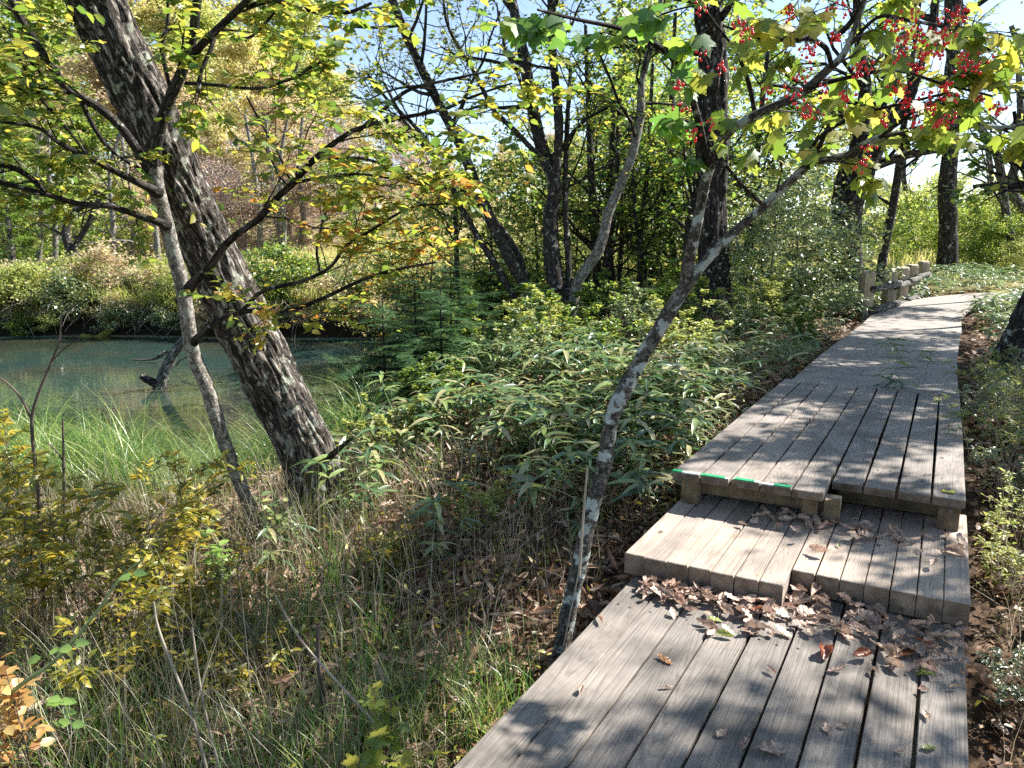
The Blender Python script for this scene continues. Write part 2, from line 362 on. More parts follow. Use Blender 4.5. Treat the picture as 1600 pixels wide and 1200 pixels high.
M['larch'] = leafmat('larch_needles', [(.12, .22, .03), (.17, .28, .04), (.22, .32, .05)], .5, .03)
M['midgreen'] = leafmat('mid_green_leaf', [(.06, .14, .025), (.10, .19, .03), (.15, .24, .04), (.22, .30, .045), (.36, .38, .06)], .58, .05)
M['palebush'] = leafmat('glossy_small_leaf', [(.09, .16, .05), (.13, .20, .07), (.18, .25, .1), (.26, .3, .11), (.36, .37, .12)], .35, .13, .38)
M['brightgreen'] = leafmat('bright_leaf', [(.2, .31, .05), (.27, .37, .06), (.35, .42, .08), (.42, .44, .1), (.17, .26, .05)], .5, .04)
M['yellow'] = leafmat('yellow_leaf', [(.55, .53, .22), (.58, .53, .2), (.48, .5, .2), (.55, .48, .24), (.58, .47, .2)], .5, .04)
M['yelgreen'] = leafmat('yellow_green_leaf', [(.28, .36, .08), (.36, .42, .1), (.44, .46, .13), (.5, .49, .16), (.3, .34, .1)], .5, .04)
M['tan'] = leafmat('tan_leaf', [(.5, .40, .25), (.42, .34, .22), (.52, .43, .24), (.48, .34, .22), (.4, .38, .14)], .5, .03)
M['pink'] = leafmat('pinkish_leaf', [(.5, .38, .31), (.42, .35, .3), (.52, .42, .28), (.52, .28, .22)], .5, .03)
M['shrubyel'] = leafmat('shrub_yellow_leaf', [(.13, .16, .02), (.2, .21, .025), (.32, .30, .03), (.48, .40, .04), (.52, .38, .045), (.17, .19, .03)], .5, .06)
M['orange'] = leafmat('orange_leaf', [(.42, .24, .07), (.46, .30, .09), (.40, .19, .06), (.5, .38, .14)], .45, .06)
M['brightpair'] = leafmat('spring_green_leaf', [(.24, .38, .07), (.3, .44, .1), (.2, .34, .08)], .45, .06)
M['grass'] = leafmat('sedge', [(.05, .13, .03), (.08, .18, .035), (.12, .24, .04), (.2, .32, .05), (.38, .4, .14)], .45, .06, .4)
M['drygrass'] = leafmat('dry_grass_blades', [(.3, .25, .16), (.42, .36, .25), (.2, .15, .09), (.1, .14, .03), (.13, .18, .03), (.5, .45, .33)], .3, .06)
M['meadow'] = leafmat('meadow_grass', [(.54, .47, .16), (.56, .5, .2), (.46, .44, .14), (.4, .42, .12), (.58, .5, .22)], .5, .04)
M['litter'] = leafmat('leaf_litter', [(.10, .055, .03), (.17, .095, .055), (.26, .16, .1), (.36, .25, .17), (.22, .11, .05), (.4, .3, .2)], .15, .05, .5)
M['dryleaf'] = leafmat('dry_brown_leaf', [(.36, .25, .19), (.44, .32, .25), (.52, .39, .31), (.40, .28, .2)], .15, .06, .5, 5.0)
M['tanleaf'] = leafmat('tan_dry_leaf', [(.58, .45, .34), (.52, .4, .3)], .15, .06, .5, 5.0)
M['redleaf'] = leafmat('rust_leaf', [(.30, .10, .05), (.34, .13, .06)], .2, .08, .4, 5.0)
M['orangeleaf'] = leafmat('orange_fallen_leaf', [(.42, .2, .08), (.42, .24, .1)], .2, .08, .4, 5.0)
M['greenleaf'] = leafmat('green_fallen_leaf', [(.2, .28, .06), (.26, .32, .09)], .2, .08, .4, 5.0)
M['tape_g'] = plain('green_tape', (.02, .27, .11), .55, .45, 90); M['tape_w'] = plain('white_tape', (.62, .63, .62), .6, .3, 90)
M['sticker'] = plain('yellow_paint', (.5, .45, .02), .5, .2, 60)
M['fence'] = plain('fence_timber', (.36, .30, .22), .8, .3, 9)
M['steel'] = plain('bolt_steel', (.12, .11, .1), .4, .2, 60)

# ------------------------------------------------------------------ terrain
def sst(x, a, b):
    t = np.clip((x - a) / (b - a), 0, 1); return t * t * (3 - 2 * t)
WZ = -0.9
def pond(X, Y):
    yn = 8.9 + .35 * np.sin(X * .7) + .15 * np.maximum(0, -X - 8)
    yf = 20.6 + .5 * np.sin(X * .5 + 1) + .05 * (X + 3)
    xr = -2.0 + .4 * np.sin(Y * .6)
    return yn - Y, Y - yf, X - xr
def height(X, Y):
    X = np.asarray(X, float); Y = np.asarray(Y, float)
    u, v = uv_of(X, Y)
    zb = -.47 + .60 * sst(v, 2.0, 7.2) + .0035 * np.clip(v - 8, 0, 12) + .045 * np.clip(v - 20, 0, 12)
    # mound under the dark trunk / bank left of the walkway
    zb = zb + .25 * np.exp(-(((X - 3.4) / 1.6) ** 2 + ((Y - 13.2) / 2.0) ** 2)) + .04 * np.exp(-(((X + .1) / 1.0) ** 2 + ((Y - 6.6) / 1.3) ** 2))
    dn, df, dr = pond(X, Y)
    zn = WZ - .02 + .17 * np.maximum(dn, 0) + .42 * np.maximum(dr, 0)
    z = -np.log(np.exp(-zb * 8) + np.exp(-zn * 8)) / 8 - .0
    # far side
    f = np.maximum(df, 0); zf = WZ + .85 * sst(f, -.1, .45) + .40 * sst(f, .4, 4) + .022 * np.maximum(f - 4, 0)
    z = np.where(df > -.1, np.where(dr > 0, z * (1 - sst(f, 0, 8)) + zf * sst(f, 0, 8), zf), z)
    ins = np.maximum(np.maximum(dn, df), dr)
    z = np.where(ins < 0, WZ - .95 * sst(-ins, 0, 3.0), z)
    hill = np.clip(Y - 38, 0, 34) * .15 * (1 - sst(X, -8, 14)) + np.clip(Y - 60, 0, 200) * .012
    z = z + hill
    # keep soil clear of the deck and the walkway
    wk = (np.abs(u + .53) < .85) & (v > 0) & (v < 7.8)
    z = np.where(wk, np.minimum(z, np.where(v < 4.2, -.16, .08)), z)
    return z
def hz(x, y): return float(height(x, y)) + .0
def bump(X, Y, s, a):
    return np.array([noise.noise((x * s, y * s, 3.1)) for x, y in zip(X.ravel(), Y.ravel())]).reshape(X.shape) * a
def ground():
    ys = np.concatenate([np.linspace(-3, 12, 130), np.linspace(12.15, 30, 90), np.geomspace(30.5, 400, 45)])
    xs0 = np.linspace(-1, 1, 171); xs0 = np.sign(xs0) * np.abs(xs0) ** 1.7
    X = []; 
    half = np.maximum(9, ys * 1.15 + 4)
    Yg = np.repeat(ys[:, None], len(xs0), 1); Xg = half[:, None] * xs0[None]
    Z = height(Xg, Yg)
    n = bump(Xg, Yg, 1.1, .07) + bump(Xg, Yg, 4.0, .03)
    dn, df, dr = pond(Xg, Yg); u, v = uv_of(Xg, Yg)
    amp = np.clip(np.maximum(np.maximum(dn, df), dr), 0.15, 1); amp = np.where((np.abs(u + .53) < 1.0) & (v < 25), amp * .15, amp)
    Z = Z + n * amp
    g = Geo(); r, c = Xg.shape
    i = np.arange(r - 1)[:, None] * c + np.arange(c - 1)[None]
    g.add(np.stack([Xg, Yg, Z], -1).reshape(-1, 3), None, np.stack([i, i + 1, i + c + 1, i + c], -1).reshape(-1, 4))
    m, t, out = newmat('forest_soil'); ge = nd(t, 'ShaderNodeNewGeometry'); sp = nd(t, 'ShaderNodeSeparateXYZ'); t.links.new(ge.outputs['Position'], sp.inputs[0])
    n1 = nd(t, 'ShaderNodeTexNoise', i_Scale=9.0, i_Detail=8.0, i_Roughness=.7); t.links.new(ge.outputs['Position'], n1.inputs['Vector'])
    vo = nd(t, 'ShaderNodeTexVoronoi', i_Scale=26.0); t.links.new(ge.outputs['Position'], vo.inputs['Vector'])
    bw = nd(t, 'ShaderNodeSeparateColor'); t.links.new(vo.outputs['Color'], bw.inputs[0])
    c1 = ramp(t, bw.outputs[0], [(0, (.025, .017, .012)), (.5, (.06, .038, .024)), (.85, (.13, .085, .055)), (1, (.2, .14, .09))])
    c2 = ramp(t, n1.outputs[0], [(.35, (.04, .03, .02)), (.6, (.12, .08, .05))])
    near = mixc(t, .5, c1.outputs[0], c2.outputs[0])
    n2 = nd(t, 'ShaderNodeTexNoise', i_Scale=.9, i_Detail=8.0, i_Roughness=.75); t.links.new(ge.outputs['Position'], n2.inputs['Vector'])
    far = ramp(t, n2.outputs[0], [(.35, (.08, .1, .03)), (.5, (.24, .2, .09)), (.62, (.32, .27, .12))])
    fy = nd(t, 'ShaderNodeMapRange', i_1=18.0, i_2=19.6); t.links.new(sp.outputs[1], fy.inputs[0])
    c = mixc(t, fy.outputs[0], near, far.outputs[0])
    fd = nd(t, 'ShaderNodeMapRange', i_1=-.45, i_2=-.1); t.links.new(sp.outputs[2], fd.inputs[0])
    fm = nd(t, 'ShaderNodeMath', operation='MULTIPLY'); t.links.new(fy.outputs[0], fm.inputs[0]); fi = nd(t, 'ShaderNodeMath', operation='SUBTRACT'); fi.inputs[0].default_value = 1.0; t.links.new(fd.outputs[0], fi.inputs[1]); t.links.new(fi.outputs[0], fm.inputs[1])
    c = mixc(t, fm.outputs[0], c, (.022, .017, .012))  # low far bank darkened: shade of its undercut painted into the soil colour
    # pond bed
    n3 = nd(t, 'ShaderNodeTexNoise', i_Scale=.6, i_Detail=5.0, i_Roughness=.6); t.links.new(ge.outputs['Position'], n3.inputs['Vector'])
    bed = ramp(t, n3.outputs[0], [(.36, (.12, .30, .24)), (.46, (.24, .40, .30)), (.55, (.44, .46, .24)), (.63, (.2, .25, .12)), (.7, (.42, .42, .2))])
    fz = nd(t, 'ShaderNodeMapRange', i_1=-.95, i_2=-.85); t.links.new(sp.outputs[2], fz.inputs[0])
    c = mixc(t, fz.outputs[0], bed.outputs[0], c)
    b = nd(t, 'ShaderNodeBsdfPrincipled'); b.inputs['Roughness'].default_value = .95; b.inputs['Specular IOR Level'].default_value = .1
    t.links.new(c, b.inputs['Base Color'])
    bp = nd(t, 'ShaderNodeBump', i_Strength=.8, i_Distance=.03); t.links.new(n1.outputs[0], bp.inputs['Height']); t.links.new(bp.outputs[0], b.inputs['Normal'])
    t.links.new(b.outputs[0], out.inputs[0])
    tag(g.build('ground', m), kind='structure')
ground()
def water():
    g = Geo(); g.add([(-60, 7.5, WZ), (-1.2, 7.5, WZ), (-1.2, 22.5, WZ), (-60, 22.5, WZ)], None, [(0, 1, 2, 3)])
    m, t, out = newmat('pond_water'); ge = nd(t, 'ShaderNodeNewGeometry')
    mp = nd(t, 'ShaderNodeMapping'); mp.inputs['Scale'].default_value = (1, 2.2, 1); t.links.new(ge.outputs['Position'], mp.inputs[0])
    n = nd(t, 'ShaderNodeTexNoise', i_Scale=2.2, i_Detail=4.0, i_Roughness=.6, i_Distortion=.4); t.links.new(mp.outputs[0], n.inputs['Vector'])
    bp = nd(t, 'ShaderNodeBump', i_Strength=.12, i_Distance=.02); t.links.new(n.outputs[0], bp.inputs['Height'])
    tr = nd(t, 'ShaderNodeBsdfTransparent'); tr.inputs[0].default_value = (.84, .92, .86, 1)
    gl = nd(t, 'ShaderNodeBsdfGlossy'); gl.inputs['Roughness'].default_value = .015; t.links.new(bp.outputs[0], gl.inputs['Normal'])
    df = nd(t, 'ShaderNodeBsdfDiffuse'); nw = nd(t, 'ShaderNodeTexNoise', i_Scale=.35, i_Detail=4.0, i_Roughness=.55, i_Distortion=.3); t.links.new(ge.outputs['Position'], nw.inputs['Vector']); cw = ramp(t, nw.outputs[0], [(.36, (.24, .47, .40)), (.46, (.32, .50, .39)), (.55, (.46, .50, .34)), (.63, (.28, .34, .2)), (.7, (.44, .46, .28))]); t.links.new(cw.outputs[0], df.inputs[0])
    fr = nd(t, 'ShaderNodeFresnel', i_IOR=1.75); t.links.new(bp.outputs[0], fr.inputs['Normal'])
    a = nd(t, 'ShaderNodeMixShader'); a.inputs[0].default_value = .10; t.links.new(tr.outputs[0], a.inputs[1]); t.links.new(df.outputs[0], a.inputs[2])
    b = nd(t, 'ShaderNodeMixShader'); t.links.new(fr.outputs[0], b.inputs[0]); t.links.new(a.outputs[0], b.inputs[1]); t.links.new(gl.outputs[0], b.inputs[2])
    t.links.new(b.outputs[0], out.inputs[0])
    tag(g.build('water', m, smooth=False), kind='structure')
water()

# ------------------------------------------------------------------ boardwalk
def board(geo, u0, u1, v0, v1, z1, th, rng, seg=10, bev=.005, jit=.002):
    """a board with eased long edges, a slight twist and cup; local frame u,v,z"""
    dz = rng.normal(0, jit); tw = rng.normal(0, jit * .8)
    prof = [(u0, z1 - th), (u0, z1 - bev), (u0 + bev * .6, z1), (u0 + (u1 - u0) * .5, z1 - .0012), (u1 - bev * .6, z1), (u1, z1 - bev), (u1, z1 - th)]
    n = len(prof); V = []; vs = np.linspace(v0, v1, seg + 1); vs = np.concatenate([[v0], [v0 + bev * .7], vs[1:-1], [v1 - bev * .7], [v1]])
    ph = rng.random() * 6
    for k, v in enumerate(vs):
        e = bev * .5 if k in (0, len(vs) - 1) else 0
        wob = .0015 * math.sin(v * 2.3 + ph)
        for q, (a, b) in enumerate(prof):
            s = (a - (u0 + u1) / 2)
            top = b > z1 - th + 1e-6
            V.append((a + wob, v, b + dz + tw * s / .08 * (v - v0) - (e if top else 0)))
    F4 = []; F3 = []; m = len(vs)
    for k in range(m - 1):
        for q in range(n):
            q2 = (q + 1) % n; F4.append((k * n + q, k * n + q2, (k + 1) * n + q2, (k + 1) * n + q))
    for base, rev in ((0, True), ((m - 1) * n, False)):
        for q in range(1, n - 1):
            f = (base, base + q, base + q + 1); F3.append(f[::-1] if not rev else f)
    geo.add(V, F3, F4)
def box(geo, u0, u1, v0, v1, z0, z1):
    V = [(x, y, z) for z in (z0, z1) for x, y in ((u0, v0), (u1, v0), (u1, v1), (u0, v1))]
    geo.add(V, None, [(3, 2, 1, 0), (4, 5, 6, 7), (0, 1, 5, 4), (1, 2, 6, 5), (2, 3, 7, 6), (3, 0, 4, 7)])
def bevbox(name, mat, par, *a, w=.006):
    g = Geo(); box(g, *a); o = g.local(name, mat, par, smooth=False)
    bm = bmesh.new(); bm.from_mesh(o.data); bmesh.ops.bevel(bm, geom=list(bm.edges), offset=w, segments=2, affect='EDGES', profile=.5); bm.to_mesh(o.data); bm.free()
    return o
def disc(geo, x, y, z, r, n=8):
    a = np.linspace(0, 2 * math.pi, n, endpoint=False)
    V = [(x, y, z + .0015)] + [(x + r * math.cos(q), y + r * math.sin(q), z) for q in a]
    geo.add(V, [(0, 1 + i, 1 + (i + 1) % n) for i in range(n)])
rg = np.random.default_rng(5)
DROT = -DA
def nailheads(par, us, vs, z, mat):
    g = Geo()
    for u in us:
        for v in vs:
            for s in (-.035, .035): disc(g, u + s + rg.normal(0, .004), v + rg.normal(0, .008), z + .003, .0065)
    return g.local('nail_heads', mat, par, smooth=False)
# lower deck
low = thing('boardwalk_deck', 'grey weathered lower deck of nine wide boards in the foreground', 'boardwalk', (0, 0, 0), DROT)
g = Geo(); LU0, LW = -1.205, .1558
for i in range(9):
    a = LU0 + i * LW; gap = .008 if i < 3 else .010
    board(g, a + gap / 2, a + LW - gap / 2, -.9 + rg.uniform(-.02, .02), 3.72, 0, .045, rg, 22, .005, .0015)
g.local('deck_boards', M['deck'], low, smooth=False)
g = Geo()
for v in (.2, 1.6, 3.0): box(g, LU0 + .03, LU0 + 9 * LW - .03, v, v + .09, -.14, -.0465)
box(g, LU0 + .1, LU0 + .19, -.9, 3.7, -.23, -.142); box(g, .0, .09, -.9, 3.7, -.23, -.142)
g.local('joists', M['post'], low, smooth=False)
for v in (.6, 2.9):
    for u in (LU0 + .09, -.01): bevbox('post', M['post'], low, u, u + .11, v, v + .11, -.75, -.232)
nailheads(low, [LU0 + (i + .5) * LW for i in range(9)], (1.64, 3.04), 0, M['steel'])
# step of square timbers
stp = thing('boardwalk_step', 'low step of fourteen pale square timbers between the two decks', 'step', (0, 0, 0), DROT)
g = Geo(); SU0, SW = -1.25, .1061
for i in range(7): board(g, SU0 + i * SW + .002, SU0 + (i + 1) * SW - .002, 3.335 + rg.normal(0, .003), 4.75, .118, .104, rg, 8, .006, .001)
SW2 = (.207 + .507) / 7
for i in range(7): board(g, -.505 + i * SW2 + .002, -.505 + (i + 1) * SW2 - .002, 3.53 + rg.normal(0, .004), 4.75, .118, .104, rg, 8, .006, .001)
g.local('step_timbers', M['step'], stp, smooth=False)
g = Geo(); box(g, SU0 + .04, .17, 3.76, 3.86, -.18, .012); box(g, SU0 + .04, .17, 4.5, 4.6, -.25, .012); g.local('bearers', M['post'], stp, smooth=False)
# upper deck
upp = thing('boardwalk_deck', 'raised middle deck with green and white tape along its front edge', 'boardwalk', (0, 0, 0), DROT)
g = Geo(); UU0 = -1.277; UWs = [.164] * 5 + [.162] * 4; a = UU0; UED = []
for i, wd in enumerate(UWs):
    v0 = (4.15 if i < 5 else 4.385) + rg.normal(0, .006)
    if i == 4: v0 -= .01
    gap = .013 if i not in (3,) else .007
    z = .31; board(g, a + gap / 2, a + wd - gap / 2, v0, 7.62, z, .045, rg, 14, .006, .0015); UED.append((a, a + wd, v0)); a += wd
UE = a
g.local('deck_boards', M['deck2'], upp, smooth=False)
bevbox('cross_beam', M['post'], upp, UU0 + .02, -.47, 4.30, 4.36, .155, .2635, w=.003)
bevbox('cross_beam', M['post'], upp, -.44, UE - .03, 4.62, 4.68, .13, .2635, w=.003)
bevbox('cross_beam', M['post'], upp, UU0 + .02, UE - .03, 6.9, 6.98, .13, .2635, w=.003)
bevbox('side_beam', M['post'], upp, UU0 + .03, UU0 + .09, 4.42, 7.5, .13, .2625, w=.003)
bevbox('side_beam', M['post'], upp, UE - .09, UE - .031, 4.75, 7.5, .13, .2620, w=.003)
for (u, v, s) in ((UU0 + .045, 4.19, .095), (-.575, 4.22, .075), (-.468, 4.24, .08), (UU0 + .38, 4.46, .09), (-.18, 4.7, .11), (UE - .125, 4.44, .1)):
    o = bevbox('post', M['post'], upp, u, u + s, v, v + s * .9, .1185 if v < 4.75 else -.3, .1545 if v in (4.30,) else .2615, w=.004)
for (u, v) in ((UU0 + .085, 4.188), (UE - .07, 4.438)):
    g = Geo(); aa = np.linspace(0, 2 * math.pi, 10, endpoint=False)
    g.add([(u, v - .008, .225)] + [(u + .012 * math.cos(q), v - .004, .225 + .012 * math.sin(q)) for q in aa], [(0, 1 + i, 1 + (i + 1) % 10) for i in range(10)])
    g.local('bolt', M['steel'], upp, smooth=False)
nailheads(upp, [(p + q) / 2 for p, q, _ in UED], (4.75, 6.94), .31, M['steel'])
# tape: white strip with green pieces, on the first boards
def tape(name, mat, u0, u1, v0, z, wd, th=.0012):
    g = Geo(); V = [(u0, v0, z), (u1, v0, z), (u1, v0 + wd, z + .0005), (u0, v0 + wd, z + .0005)]
    V += [(x, y, zz + th) for x, y, zz in V]; V += [(u0, v0 - .002, z + th), (u1, v0 - .002, z + th), (u1, v0 - .0022, z - .022), (u0, v0 - .0022, z - .022)]
    g.add(V, None, [(4, 5, 6, 7), (0, 1, 5, 4), (1, 2, 6, 5), (2, 3, 7, 6), (3, 0, 4, 7), (11, 10, 9, 8), (8, 9, 5, 4)])
    g.local(name, mat, upp, smooth=False)
for u0, u1, dv in ((UU0 + .002, UU0 + .058, 0), (UU0 + .166, UU0 + .30, 0), (UU0 + .35, UU0 + .455, 0), (UU0 + .56, UU0 + .65, .004)):
    k = min(4, int((u0 + .001 - UU0) / .164)); tape('green_tape', M['tape_g'], u0, min(u1, UU0 + (k + 1) * .164 - .006), UED[k][2] + dv + .004, .3142, .032)
for u0, u1 in ((UU0 + .059, UU0 + .157), (UU0 + .301, UU0 + .322), (UU0 + .458, UU0 + .487), (UU0 + .495, UU0 + .559)):
    k = min(4, int((u0 - UU0) / .164)); tape('white_tape', M['tape_w'], u0, u1, UED[k][2] + .004, .3138, .02)
def sticker():
    g = Geo(); u0, v0 = UE - .115, UED[8][2] + .085; z = .3144; wq, hq = .058, .045
    # plate with a V-shaped cut left bare
    g.add([(u0, v0, z), (u0 + wq, v0, z), (u0 + wq, v0 + hq, z), (u0 + wq * .66, v0 + hq, z), (u0 + wq * .5, v0 + hq * .4, z), (u0 + wq * .34, v0 + hq, z), (u0, v0 + hq, z)],
          [(0, 1, 4), (0, 4, 5), (0, 5, 6), (1, 2, 3), (1, 3, 4)])
    g.local('yellow_mark', M['sticker'], upp, smooth=False)
sticker()
# far walkway following the path, bending to the right
WL = [(1238, 598), (1287, 553), (1350, 525), (1390, 505), (1425, 487), (1452, 472), (1475, 459), (1505, 451), (1545, 446), (1600, 442)]
def walkway():
    z = .272
    c = np.array([[-0.53, 7.635], [-.53, 9.5], [-.50, 11.5], [-.45, 13.5], [-.40, 16], [-.1, 18.4], [.8, 20.9], [2.6, 23.1], [5.6, 24.9], [11, 26.4], [22, 28]])
    q = resample(c, 90); tg = nz(np.gradient(q, axis=0)); nr = np.stack([tg[:, 1], -tg[:, 0]], 1)
    par = thing('walkway', 'pale timber walkway running back from the middle deck and bending right', 'boardwalk', (0, 0, 0), DROT)
    g = Geo(); W = 1.42; nb = 5; bw = W / nb
    L = np.concatenate([[0], np.cumsum(np.linalg.norm(np.diff(q, axis=0), axis=1))])
    for b in range(nb):
        a0 = -W / 2 + b * bw + .001; a1 = a0 + bw - .002; s = 0; off = rg.uniform(1.5, 3.6); i0 = 0
        for i in range(1, len(q)):
            if L[i] - L[i0] > off or i == len(q) - 1:
                seg = np.arange(i0, i + 1); P0 = q[seg] + nr[seg] * a0; P1 = q[seg] + nr[seg] * a1; dz = rg.normal(0, .001)
                if i0 > 0: P0[0] += tg[i0] * .006; P1[0] += tg[i0] * .006
                zz = z + dz + .012 * np.clip((L[seg] - 6), 0, 14)[:, None]
                A = np.hstack([P0, zz]); Bq = np.hstack([P1, zz]); n = len(seg)
                C = A - [0, 0, .05]; D = Bq - [0, 0, .05]
                V = np.stack([C, A, Bq, D], 1).reshape(-1, 3); F = []
                for k in range(n - 1):
                    for e in range(4): F.append((k * 4 + e, k * 4 + (e + 1) % 4, k * 4 + 4 + (e + 1) % 4, k * 4 + 4 + e))
                F += [(3, 2, 1, 0), tuple((n - 1) * 4 + e for e in range(4))]
                g.add(V, None, F); i0 = i; off = 3.6
    g.local('walkway_boards', M['walk'], par, smooth=False)
    g = Geo()
    for sd_ in (-.5, .5):
        for i in range(0, len(q) - 1):
            p = q[i] + nr[i] * sd_; r2 = q[i + 1] + nr[i + 1] * sd_; h = nr[i] * .05; k = nr[i + 1] * .05
            zt = z - .052 + .012 * max(0, min(14, L[i] - 6)) ; zt2 = z - .052 + .012 * max(0, min(14, L[i + 1] - 6))
            g.add([(*(p - h), zt), (*(p + h), zt), (*(r2 + k), zt2), (*(r2 - k), zt2), (*(p - h), -.2), (*(p + h), -.2), (*(r2 + k), -.2), (*(r2 - k), -.2)], None,
                  [(0, 1, 2, 3), (0, 3, 7, 4), (1, 5, 6, 2)])
    g.local('sleepers', M['post'], par, smooth=False)
    return q, nr
WQ, WN = walkway()
# ------------------------------------------------------------------ log fence
def fence():
    tops = [(1352, 14.3), (1388, 15.7), (1407, 17.0), (1421, 18.3), (1438, 19.8)]
    root = None; pts = []
    for px, Y in tops:
        p = P(px, 470, Y); pts.append(np.array([p[0], Y]))
    root = thing('log_fence', 'low fence of thick posts and round log rails left of the walkway', 'fence', (pts[0][0], pts[0][1], hz(*pts[0])))
    H = [1.07, 1.03, 1.06, 1.08, 1.12]
    for i, p in enumerate(pts):
        g = Geo(); s = .125; z0 = hz(*p) - .3; z1 = H[i]; ang = DA + .1
        ring = []
        for z, k in ((z0, 1.), (z1 - .07, 1.), (z1 - .02, .93), (z1, .75)):
            for a in np.linspace(0, 2 * math.pi, 12, endpoint=False):
                r = s * k * (1.0 + .12 * math.cos(4 * a)); ring.append((p[0] + r * math.cos(a - ang), p[1] + r * math.sin(a - ang), z + .01 * math.sin(a)))
        F4 = [(k * 12 + j, k * 12 + (j + 1) % 12, (k + 1) * 12 + (j + 1) % 12, (k + 1) * 12 + j) for k in range(3) for j in range(12)]
        ring.append((p[0], p[1], z1 + .005)); g.add(ring, [(36 + j, 36 + (j + 1) % 12, 48) for j in range(12)], F4)
        g.build('post', M['fence'], root, smooth=False)
    right = nz(np.array([DU[0], DU[1]]))
    for i in range(len(pts) - 1):
        a = pts[i]; b = pts[i + 1]
        for zz, r in ((H[i] - .30, .062), (H[i] - .72, .07)):
            off = right * (.15 if i % 2 == 0 else .13)
            A = np.array([*(a + off), zz + rg.normal(0, .015)]); B = np.array([*(b + off * 1.0), zz + rg.normal(0, .015)]); d = B - A
            g = Geo(); path = resample([A - d * .06, (A + B) / 2 + rg.normal(0, .01, 3), B + d * .1], 8); tube(g, path, np.full(8, r) * (1 + rg.normal(0, .04, 8)), 12, cap=True)
            g.build('log_rail', M['deadwood'], root, bk=True)
fence()
# ------------------------------------------------------------------ near trees
def barkdisp(seed, amp, f=11.0, st=.22):
    def d(bk, rr):
        out = np.zeros(rr.shape)
        for i in range(rr.shape[0]):
            for j in range(rr.shape[1]):
                x, y, z = bk[i, j]
                p = Vector((x * f + seed, y * f, z * f * st)); p2 = p * 2.3
                a = 1 - abs(noise.noise(p + Vector((0, 0, noise.noise(p * .6) * .8)))) * 2.2; b = noise.noise(p2 * 1.4)
                out[i, j] = amp * (-max(0, a - .45) * 1.6 + b * .45) + amp * 1.3 * noise.noise(Vector((x * 2.5, y * 2.5, z * 1.1 + seed)))
        return out
    return d
def limb(geo, rows, n=28, sides=10, disp=None, cap=False):
    p, r = pxpath(rows, n); tube(geo, p, r, sides, disp, cap); return p, r
def foot(rows):
    """sink the base of a pixel path into the ground"""
    x, y, Y, r = rows[0]; p = P(x, y, Y); g = hz(p[0], p[1]); return (p[0], p[1], g)

# big leaning trunk
def big_tree():
    RS[0] = .95
    rows = [(524, 850, 5.22, 74), (510, 800, 5.2, 62), (495, 755, 5.18, 51), (478, 700, 5.15, 48), (428, 600, 5.1, 47), (379, 500, 5.05, 46), (331, 400, 5.0, 43), (281, 300, 4.95, 43), (240, 200, 4.9, 44), (196, 100, 4.85, 43), (152, 0, 4.8, 42), (95, -140, 4.7, 39), (20, -330, 4.6, 34), (-60, -560, 4.5, 26)]
    b = foot(rows); th = thing('leaning_tree', 'thick leaning trunk with plated grey and white bark standing on the bank above the pond', 'tree', b)
    g = Geo(); p, r = pxpath(rows, 420); tube(g, p, r, 120, barkdisp(3, .024, 15, .2)); g.build('trunk', M['bark_big'], th, bk=True)
    rng = np.random.default_rng(11); g = Geo(); tw = []
    k = len(p); sub = p[int(k * .78):]; rs_ = r[int(k * .78):]
    sprout(rng, g, sub[::8], rs_[::8], 9, 2.6, 2, tw, .6, .1, .14, .04); g.build('branch', M['bark_dark'], th, bk=True)
    g = Geo(); leaf_twigs(rng, g, LEAF, tw, 7, .07); g.build('crown', M['elm'], th)
    # small stub low on the trunk
    g = Geo(); limb(g, [(505, 722, 5.08, 6), (528, 703, 4.98, 5), (540, 692, 4.9, 3.5), (552, 684, 4.85, 1)], 8, 7); g.build('stub', M['bark_dark'], th, bk=True)
big_tree(); RS[0] = .86

